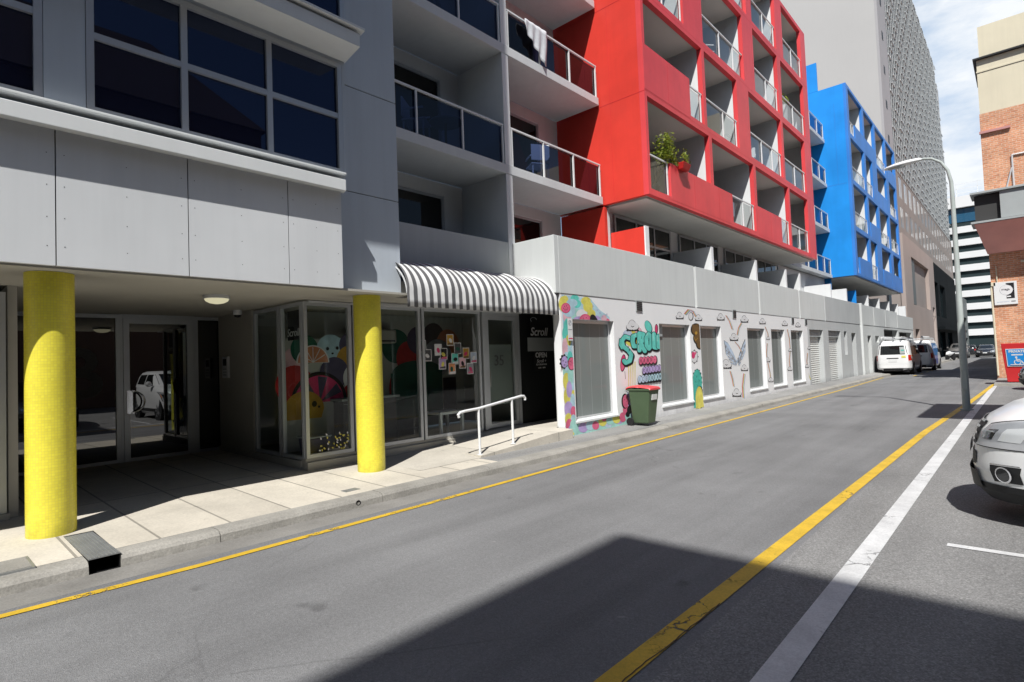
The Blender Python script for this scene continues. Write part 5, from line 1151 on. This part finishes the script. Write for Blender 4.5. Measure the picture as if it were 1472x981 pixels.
# ================================================================== WHEELIE BIN
def wheelie_bin(x, y, z, rz):
    t = thing('wheelie_bin','green wheelie bin with a red lid standing against the mural','bin',(x,y,z))
    m = MB(); m.hexa([(-.20,-.23,.06),(.20,-.23,.06),(.20,.21,.06),(-.20,.21,.06),(-.265,-.34,.93),(.265,-.34,.93),(.265,.27,.93),(-.265,.27,.93)]); b = m.build('body',M['bin_green'],t,local=True,bevel=.03)
    m = MB(); m.box(-.285,.285,-.36,.29,.90,.945); m.build('rim',M['bin_green'],t,local=True,bevel=.012)
    m = MB(); rg = []
    for yv, zc, w in ((-.37,.95,.28),(-.33,.985,.285),(-.1,1.01,.29),(.15,1.02,.29),(.29,1.0,.285),(.34,.96,.28)): rg.append([(-w,yv,zc-.03),(-w*.93,yv,zc),(0,yv,zc+.018),(w*.93,yv,zc),(w,yv,zc-.03),(0,yv,zc-.035)])
    m.loft(rg); m.build('lid',M['bin_red'],t,local=True,smooth=True)
    for sx in (-.27,.27): m = MB(); m.lathe((sx-.025,.24,.10),[(.03,0),(.10,.0),(.105,.01),(.105,.04),(.10,.05),(.03,.05)],'x',24); m.build('wheel',M['rubber'],t,local=True)
    m = MB(); m.tube([(-.24,.24,.10),(.24,.24,.10)],.012,seg=8); m.build('axle',M['dark_metal'],t,local=True)
    m = MB(); m.tube([(-.2,.36,.93),(.2,.36,.93)],.016,seg=10); m.box(-.2,-.17,.27,.36,.91,.945); m.box(.17,.2,.27,.36,.91,.945); m.build('handle',M['bin_green'],t,local=True)
    m = MB(); m.hexa([(-.12,-.326,.66),(.14,-.326,.66),(.14,-.31,.66),(-.12,-.31,.66),(-.12,-.347,.80),(.14,-.347,.80),(.14,-.33,.80),(-.12,-.33,.80)]); m.build('sticker',M['white_sign'],t,local=True)
    t.rotation_euler = (0,0,rz); t.scale = (.84,.84,.84); return t
wheelie_bin(-6.24,11.02,.106,RAD(90))

# ================================================================== VEHICLES (nose towards local -X, origin on the ground under the nose)
class Shell:
    def __init__(s, levels, seg=72): s.L = levels; s.seg = seg
    def at(s, z):
        L_ = s.L
        if z <= L_[0][0]: return L_[0][1:]
        for a, b in zip(L_, L_[1:]):
            if a[0] <= z <= b[0]:
                f = (z-a[0])/(b[0]-a[0]); f2 = f; return tuple(p+(q-p)*f2 for p, q in zip(a[1:], b[1:]))
        return L_[-1][1:]
    def ring(s, z, grow=0):
        u0, u1, w, n = s.at(z); uc, a = (u0+u1)/2, (u1-u0)/2+grow; w += grow; P = []
        for i in range(s.seg):
            t = 2*math.pi*i/s.seg; c, d = math.cos(t), math.sin(t)
            P.append((uc+a*math.copysign(abs(c)**(2/n), c), w*math.copysign(abs(d)**(2/n), d), z))
        return P
    def mesh(s, mb, m=0, sub=3):
        zs = []
        for a, b in zip(s.L, s.L[1:]): zs += [a[0]+(b[0]-a[0])*k/sub for k in range(sub)]
        zs.append(s.L[-1][0]); mb.loft([s.ring(z) for z in zs], m)
    def side(s, u, z, sg, off=.006):
        u0, u1, w, n = s.at(z); uc, a = (u0+u1)/2, (u1-u0)/2; q = max(0, 1-abs((u-uc)/a)**n)**(1/n); return (u, sg*(w*q+off), z)
    def end(s, v, z, sg, off=.006):
        u0, u1, w, n = s.at(z); uc, a = (u0+u1)/2, (u1-u0)/2; q = max(0, 1-min(1, abs(v)/w)**n)**(1/n); return (uc+sg*(a*q+off), v, z)
    def patch(s, mb, kind, quad, sg, off=.006, n=10, m=0):
        fn = s.side if kind == 'side' else s.end; G_ = []
        for i in range(n+1):
            row = []
            for j in range(n+1):
                a, b = i/n, j/n
                x = (quad[0][0]*(1-a)+quad[1][0]*a)*(1-b)+(quad[3][0]*(1-a)+quad[2][0]*a)*b; z = (quad[0][1]*(1-a)+quad[1][1]*a)*(1-b)+(quad[3][1]*(1-a)+quad[2][1]*a)*b
                row.append(fn(x, z, sg, off))
            G_.append(row)
        mb.loft(G_, m, cap=False, closed=False)
def _disc(s, mb, v0, z0, r, sg, off):
    u0, u1, w, n = s.at(z0); q = abs(v0)/w; e = 1e-3; du = (s.end(v0+e,z0,sg,0)[0]-s.end(v0-e,z0,sg,0)[0])/(2*e); k = 1/math.sqrt(1+du*du)
    A = Vector(s.end(v0+e,z0,sg,off))-Vector(s.end(v0-e,z0,sg,off)); Bz = Vector(s.end(v0,z0+e,sg,off))-Vector(s.end(v0,z0-e,sg,off)); A.normalize(); Bz = (Bz-A*Bz.dot(A)).normalized(); N_ = A.cross(Bz); c = Vector(s.end(v0,z0,sg,off))
    N_ = N_ if N_.x*sg > 0 else -N_
    mb.face([c+N_*.012+A*r*math.cos(2*math.pi*i/20)+Bz*r*math.sin(2*math.pi*i/20) for i in range(20)])
Shell.disc = _disc
def part_patch(sh, root, name, mat, kind, quad, sg, off=.006, n=10, label=None, thick=0):
    m = MB(); sh.patch(m, kind, quad, sg, off, n); o = m.build(name, M[mat], root, smooth=True, local=True, label=label)
    return o
def wheel(root, x, y, r, sg, w=.2):
    m = MB(); m.lathe((x,y-w/2,r),[(r*.62,0),(r*.93,0),(r,.03),(r,w-.03),(r*.93,w),(r*.62,w)],'y',32); o = m.build('wheel',M['rubber'],root,smooth=True,local=True)
    m = MB(); yo = y+sg*w*.42; m.lathe((x,yo-.01,r),[(.03,.0),(r*.66,.0),(r*.66,.02),(.03,.02)],'y',28)
    for k in range(5):
        a = 2*math.pi*k/5; d = Vector((math.cos(a),0,math.sin(a))); e = Vector((-math.sin(a),0,math.cos(a))); c = Vector((x,yo+sg*.018,r))
        m.hexa([c+e*.03,c+d*r*.62+e*.045,c+d*r*.62-e*.045,c-e*.03]+[q+Vector((0,sg*.02,0)) for q in (c+e*.03,c+d*r*.62+e*.045,c+d*r*.62-e*.045,c-e*.03)])
    m.build('rim',M['alloy'],o,local=True)
def make_suv(label, cat, loc, rz, col, zs=1.0, detail=True, name='parked_car'):
    t = thing(name, label, cat, loc)
    S = Shell([(.17,.10,4.30,.80,3.4),(.26,.02,4.42,.885,3.5),(.42,.0,4.48,.915,3.6),(.60,.02,4.50,.93,3.6),(.72,.06,4.49,.93,3.6),(.80,.13,4.48,.925,3.6),(.90,.30,4.46,.91,3.7),(.98,.55,4.44,.89,3.8),(1.04,.95,4.42,.87,4),(1.07,1.3,4.38,.84,4.2)], 96)
    m = MB(); S.mesh(m); m.build('body',M[col],t,smooth=True,local=True)
    Gh = Shell([(1.02,1.15,4.40,.86,5),(1.12,1.42,4.36,.82,5),(1.36,2.02,4.22,.73,5),(1.48,2.38,4.05,.66,4.5),(1.53,2.65,3.85,.54,4)], 72)
    m = MB(); Gh.mesh(m); m.build('cabin',M[col],t,smooth=True,local=True)
    part_patch(Gh,t,'windscreen','car_glass','end',[(-.70,1.10),(.70,1.10),(.60,1.43),(-.60,1.43)],-1)
    part_patch(Gh,t,'rear_window','car_glass','end',[(-.66,1.15),(.66,1.15),(.56,1.40),(-.56,1.40)],1)
    for sg in (-1,1):
        part_patch(Gh,t,'side_window','car_glass','side',[(1.85,1.10),(2.75,1.10),(2.75,1.42),(2.35,1.42)],sg); part_patch(Gh,t,'side_window','car_glass','side',[(2.85,1.10),(3.75,1.12),(3.65,1.42),(2.85,1.42)],sg)
        for x in (1.06,3.55):
            m = MB(); m.lathe((x,sg*.855-.025,.37),[(.33,0),(.41,.0),(.41,.05),(.33,.05)],'y',36); m.build('wheel_arch',M['plastic_black'],t,local=True); wheel(t,x,sg*.775,.345,sg)
        h = part_patch(S,t,'headlight','lamp_grey','end',[(sg*.42,.60),(sg*.84,.60),(sg*.875,.87),(sg*.50,.77)],-1,.012,18)
        m = MB(); S.patch(m,'end',[(sg*.45,.655),(sg*.83,.65),(sg*.868,.86),(sg*.52,.765)],-1,.020,18); m.build('lens',M['lens'],h,smooth=True,local=True)
        m = MB(); S.patch(m,'end',[(sg*.41,.593),(sg*.848,.592),(sg*.882,.878),(sg*.49,.777)],-1,.008,18); m.build('surround',M['plastic_black'],h,smooth=True,local=True)
        for qd, mm_ in (([(.50,.665),(.60,.66),(.62,.74),(.545,.735)],'chrome'),([(.64,.655),(.74,.652),(.765,.775),(.66,.75)],'white_sign'),([(.78,.652),(.82,.652),(.848,.81),(.80,.79)],'chrome')):
            m = MB(); S.patch(m,'end',[(sg*x_,z_) for x_,z_ in qd],-1,.0165,8); m.build('reflector',M[mm_],h,smooth=True,local=True)
        m = MB(); S.patch(m,'end',[(sg*.845,.70),(sg*.856,.70),(sg*.864,.80),(sg*.855,.80)],-1,.026); m.build('indicator',M['orange'],h,smooth=True,local=True)
        f = part_patch(S,t,'fog_lamp','plastic_black','end',[(sg*.60,.34),(sg*.725,.345),(sg*.74,.47),(sg*.595,.465)],-1,.009,14)
        m = MB(); S.disc(m,sg*.675,.405,.064,-1,.014); m.build('ring',M['chrome'],f,local=True,smooth=True)
        m = MB(); S.disc(m,sg*.675,.405,.052,-1,.018); m.build('glass',M['car_glass'],f,local=True,smooth=True)
        m = MB(); S.patch(m,'end',[(sg*.60,.468),(sg*.738,.472),(sg*.738,.482),(sg*.60,.478)],-1,.014); m.build('trim',M['chrome'],f,smooth=True,local=True)
        m = MB(); m.lathe((1.75,sg*.97,1.12),[(.05,-.09),(.09,-.05),(.09,.05),(.05,.09)],'x',14); m.box(1.72,1.78,sg*.84,sg*.92,1.06,1.10); m.build('mirror',M[col],t,local=True,smooth=True)
        part_patch(S,t,'tail_light','tail_red','end',[(sg*.62,.78),(sg*.84,.78),(sg*.82,.98),(sg*.62,.98)],1)
    part_patch(S,t,'lower_bumper','plastic_black','end',[(-.80,.172),(.80,.172),(.885,.315),(-.885,.315)],-1,.014,24)
    part_patch(S,t,'skid_plate','plastic_black','end',[(-.5,.26),(.5,.26),(.48,.40),(-.48,.40)],-1,.03,16)
    gr = part_patch(S,t,'grille','plastic_black','end',[(-.40,.60),(.40,.60),(.42,.785),(-.42,.785)],-1,.010,14)
    for z in (.63,.68,.73,.775): m = MB(); S.patch(m,'end',[(-.38,z),(.38,z),(.38,z+.016),(-.38,z+.016)],-1,.022,12); m.build('bar',M['chrome'],gr,smooth=True,local=True)
    lg_ = part_patch(S,t,'lower_grille','plastic_black','end',[(-.42,.44),(.42,.44),(.42,.54),(-.42,.54)],-1,.008,12)
    m = MB(); S.patch(m,'end',[(-.19,.50),(.19,.50),(.19,.60),(-.19,.60)],-1,.03,4); m.build('number_plate',M['white_sign'],t,local=True)
    m = MB()
    for sg in (-1,1): S.patch(m,'side',[(.55,.26),(4.3,.26),(4.3,.36),(.55,.36)],sg,.012,14)
    m.build('sill_trim',M['plastic_black'],t,smooth=True,local=True)
    m = MB(); m.box(.6,4.0,-.75,.75,.17,.24); m.build('underbody',M['black'],t,local=True)
    t.rotation_euler = (0,0,rz)
    for ch in [o for o in bpy.data.objects if o.parent == t]:
        if not ch.name.startswith('wheel'): ch.scale = (1,1,zs)
    return t
make_suv('white SUV parked nose-out at the right edge, its headlight and fog lamp showing','car',(-.43,7.12,0),0,'car_white',1.14)
make_suv('dark grey car parked behind the white SUV in front of the red bin','car',(-.22,25.6,0),RAD(3),'car_grey',.92)
make_suv('dark hatchback parked in the bay just right of the camera','car',(.08,3.15,0),0,'car_dark',1.0)
make_suv('dark car driving in the shaded far end of the street','car',(-3.5,84,0),RAD(90),'car_dark',.95)
make_suv('dark car parked at the left in the shaded far end of the street','car',(-5.6,99,0),RAD(-90),'car_dark',.95)
make_suv('silver four-wheel drive parked in the shade beyond the two vans','car',(-5.75,80.5,0),RAD(90),'car_grey',1.12)

def make_van(label, loc, rz, blue=False):
    t = thing('van', label, 'van', loc)
    S = Shell([(.26,.18,4.60,.79,7),(.38,.03,4.69,.845,8),(.75,.0,4.70,.855,9),(1.02,.22,4.70,.85,9),(1.45,.80,4.64,.80,9),(1.80,1.12,4.56,.74,8),(1.92,1.30,4.48,.68,6),(1.96,1.55,4.30,.55,5)], 96)
    m = MB(); S.mesh(m); m.build('body',M['car_white'],t,smooth=True,local=True)
    part_patch(S,t,'windscreen','car_glass','end',[(-.74,1.12),(.74,1.12),(.66,1.68),(-.66,1.68)],-1)
    rw = part_patch(S,t,'rear_window','car_glass','end',[(-.70,1.16),(.70,1.16),(.62,1.66),(-.62,1.66)],1)
    if not blue:
        m = MB(); S.patch(m,'end',[(.36,1.20),(.60,1.20),(.57,1.58),(.34,1.58)],1,.012); m.build('window_notice',M['board_grey'],rw,local=True)
        m = MB(); S.patch(m,'end',[(.40,1.36),(.56,1.36),(.55,1.42),(.40,1.42)],1,.016); m.build('print',M['teal_'] if 'teal_' in M else M['art_teal'],rw,local=True)
    S_ = 'car_blue' if blue else 'car_white'
    for sg in (-1,1):
        if blue:
            part_patch(S,t,'side_panel','car_blue','side',[(2.2,.95),(4.35,.95),(4.25,1.75),(2.2,1.75)],sg,.004,16,label='sky blue rear side panel'); part_patch(S,t,'side_panel','car_purple','side',[(2.2,.38),(4.35,.38),(4.36,.945),(2.2,.945)],sg,.004,16,label='violet blue lower side panel')
        else:
            part_patch(S,t,'side_window','car_grey','side',[(3.05,1.16),(4.2,1.16),(4.08,1.62),(3.05,1.62)],sg); part_patch(S,t,'side_decal','orange','side',[(3.7,1.02),(4.3,1.02),(4.3,1.12),(3.9,1.12)],sg)
        part_patch(S,t,'side_window','car_glass','side',[(.95,1.14),(1.75,1.14),(1.75,1.64),(1.25,1.64)],sg)
        part_patch(S,t,'side_window','car_glass' if not blue else 'car_blue','side',[(1.85,1.14),(2.95,1.14),(2.95,1.64),(1.85,1.64)],sg,.008)
        tl = part_patch(S,t,'tail_light','tail_red','end',[(sg*.735,.72),(sg*.85,.72),(sg*.815,1.12),(sg*.72,1.12)],1,.008)
        m = MB(); S.patch(m,'end',[(sg*.74,.72),(sg*.85,.72),(sg*.845,.80),(sg*.74,.80)],1,.013); m.build('reversing_lamp',M['white_sign'],tl,local=True)
        for x in (.85,3.65): 
            m = MB(); m.lathe((x,sg*.835-.02,.36),[(.30,0),(.37,0),(.37,.045),(.30,.05)],'y',30); m.build('wheel_arch',M['plastic_black'],t,local=True); wheel(t,x,sg*.76,.32,sg)
        part_patch(S,t,'headlight','lens','end',[(sg*.5,.72),(sg*.78,.74),(sg*.76,.95),(sg*.55,.92)],-1)
        m = MB(); m.box(1.0,1.06,sg*.84,sg*.98,1.20,1.40); m.build('mirror',M['plastic_black'],t,local=True,bevel=.02)
    part_patch(S,t,'handle_strip','plastic_black','end',[(-.28,.93),(.28,.93),(.28,.975),(-.28,.975)],1,.014,4)
    m = MB(); S.patch(m,'end',[(-.20,.74),(.20,.74),(.20,.87),(-.20,.87)],1,.010,4); m.build('number_plate',M['white_sign'],t,local=True)
    if not blue: m = MB(); S.patch(m,'end',[(.42,.97),(.62,.97),(.62,1.09),(.42,1.09)],1,.010,4); m.build('sticker',M['art_yellow'],t,local=True)
    part_patch(S,t,'rear_bumper','car_white','end',[(-.82,.40),(.82,.40),(.83,.60),(-.83,.60)],1,.06,20)
    m = MB(); m.box(.5,4.6,-.74,.74,.2,.30); m.box(4.55,4.78,-.45,.45,.27,.36); m.build('underbody',M['black'],t,local=True)
    rk = MB()
    for x in (1.9,2.7,3.5,4.2): rk.tube([(x,-.66,1.90),(x,-.64,2.06),(x,.64,2.06),(x,.66,1.90)],.018,seg=6)
    for y in (-.6,.6): rk.tube([(1.7,y,2.09),(4.4,y,2.09)],.02,seg=6)
    R = rk.build('roof_rack',M['rail_metal'],t,local=True)
    m = MB()
    if blue: m.tube([(1.5,.35,2.16),(4.9,.35,2.16)],.06,seg=10)
    else:
        m.tube([(1.5,-.45,2.15),(4.8,-.45,2.15)],.055,seg=10)
        for y in (.1,.45): m.box(1.6,4.7,y,y+.05,2.11,2.16)
        for k_ in range(9): m.box(1.8+k_*.33,1.83+k_*.33,.14,.46,2.12,2.15)
    m.build('ladder',M['white_metal'],R,local=True)
    t.rotation_euler = (0,0,rz); return t
make_van('white van with dark rear window and a loaded roof rack, nearest of the two vans',(-5.60,42.7,0),RAD(-90))
make_van('white and blue van parked in front of the plain white one',(-5.22,49.0,0),RAD(-90),True)
def motorbike(x, y, rz, label):
    t = thing('motorbike', label, 'motorbike', (x,y,0), 'motorbikes parked at the far kerb')
    for px in (-.65,.65): m = MB(); m.lathe((px,-.06,.3),[(.2,0),(.3,.02),(.3,.1),(.2,.12)],'y',20); m.build('wheel',M['rubber'],t,local=True)
    m = MB(); m.loft([[(u,w*math.cos(a),z+h*math.sin(a)) for a in [math.pi*2*k/10 for k in range(10)]] for u,w,z,h in ((-.75,.05,.65,.08),(-.5,.16,.72,.22),(-.1,.2,.68,.24),(.4,.15,.74,.12),(.85,.06,.82,.06))]); m.build('fairing',M['white_metal'],t,smooth=True,local=True)
    m = MB(); m.box(-.1,.7,-.12,.12,.83,.90); m.build('seat',M['rubber'],t,local=True,bevel=.02)
    m = MB(); m.tube([(-.5,-.36,1.05),(-.52,0,1.0),(-.5,.36,1.05)],.018,seg=6); m.tube([(-.52,0,1.0),(-.65,0,.3)],.03,seg=6); m.build('handlebar',M['dark_metal'],t,local=True)
    t.rotation_euler = (0,0,rz)
motorbike(-5.7,72.0,RAD(70),'white motorbike at the kerb, nearer the vans'); motorbike(-5.9,74.3,RAD(80),'white motorbike at the kerb, nearer the four-wheel drive')

# ================================================================== BEHIND AND BESIDE THE CAMERA (cast the shadows, seen in the glass)
sh = thing('corner_building','flat-roofed brick building behind the camera whose shadow lies on the road','building',(12,-20,0))
ho = [(x,x+1.6,z,z+1.7) for x in (6,10,14,18) for z in (3,6.2,9.4,12.6)]
p = MB(); p.facade(-7.5,-7.8,4.06,26,0,18.1,ho,axis='y'); p.box(4.06,26,-45,-7.81,0,18.09); p.build('wall',M['building_opposite'],sh)
pn = MB(); 
for a,b,c,d in ho: pn.face([(a,-7.75,c),(b,-7.75,c),(b,-7.75,d),(a,-7.75,d)])
pn.build('window',M['dark_glass'],sh)
op = thing('opposite_building','long low brick building across the car park','building',(16,18,0))
p = MB(); p.box(13.6,30,-3,12,0,13.2); p.box(13.61,30,12.01,31,0,9.2); p.hexa([(13.4,-3.2,13.2),(30,-3.2,13.2),(30,12.2,13.2),(13.4,12.2,13.2),(16,2,17.0),(28,2,17.0),(28,8,17.0),(16,8,17.0)]); p.box(15,16,16,17.2,9.2,12.6); p.build('wall',M['building_opposite'],op)
cc = thing('shadow_slab','unseen flat slab on posts, added to cast a shadow round the street lamp','canopy',(2,13,0))  # out-of-view shadow caster, invented for the dark band at the lamp post
p = MB(); p.box(.62,4.5,11.1,14.85,6.5,6.65); p.build('roof',M['board_grey'],cc)
for x, y in ((4.2,11.2),(4.2,14.3)): p = MB(); p.tube([(x,y,0),(x,y,6.5)],.07); p.build('post',M['pole_steel'],cc)
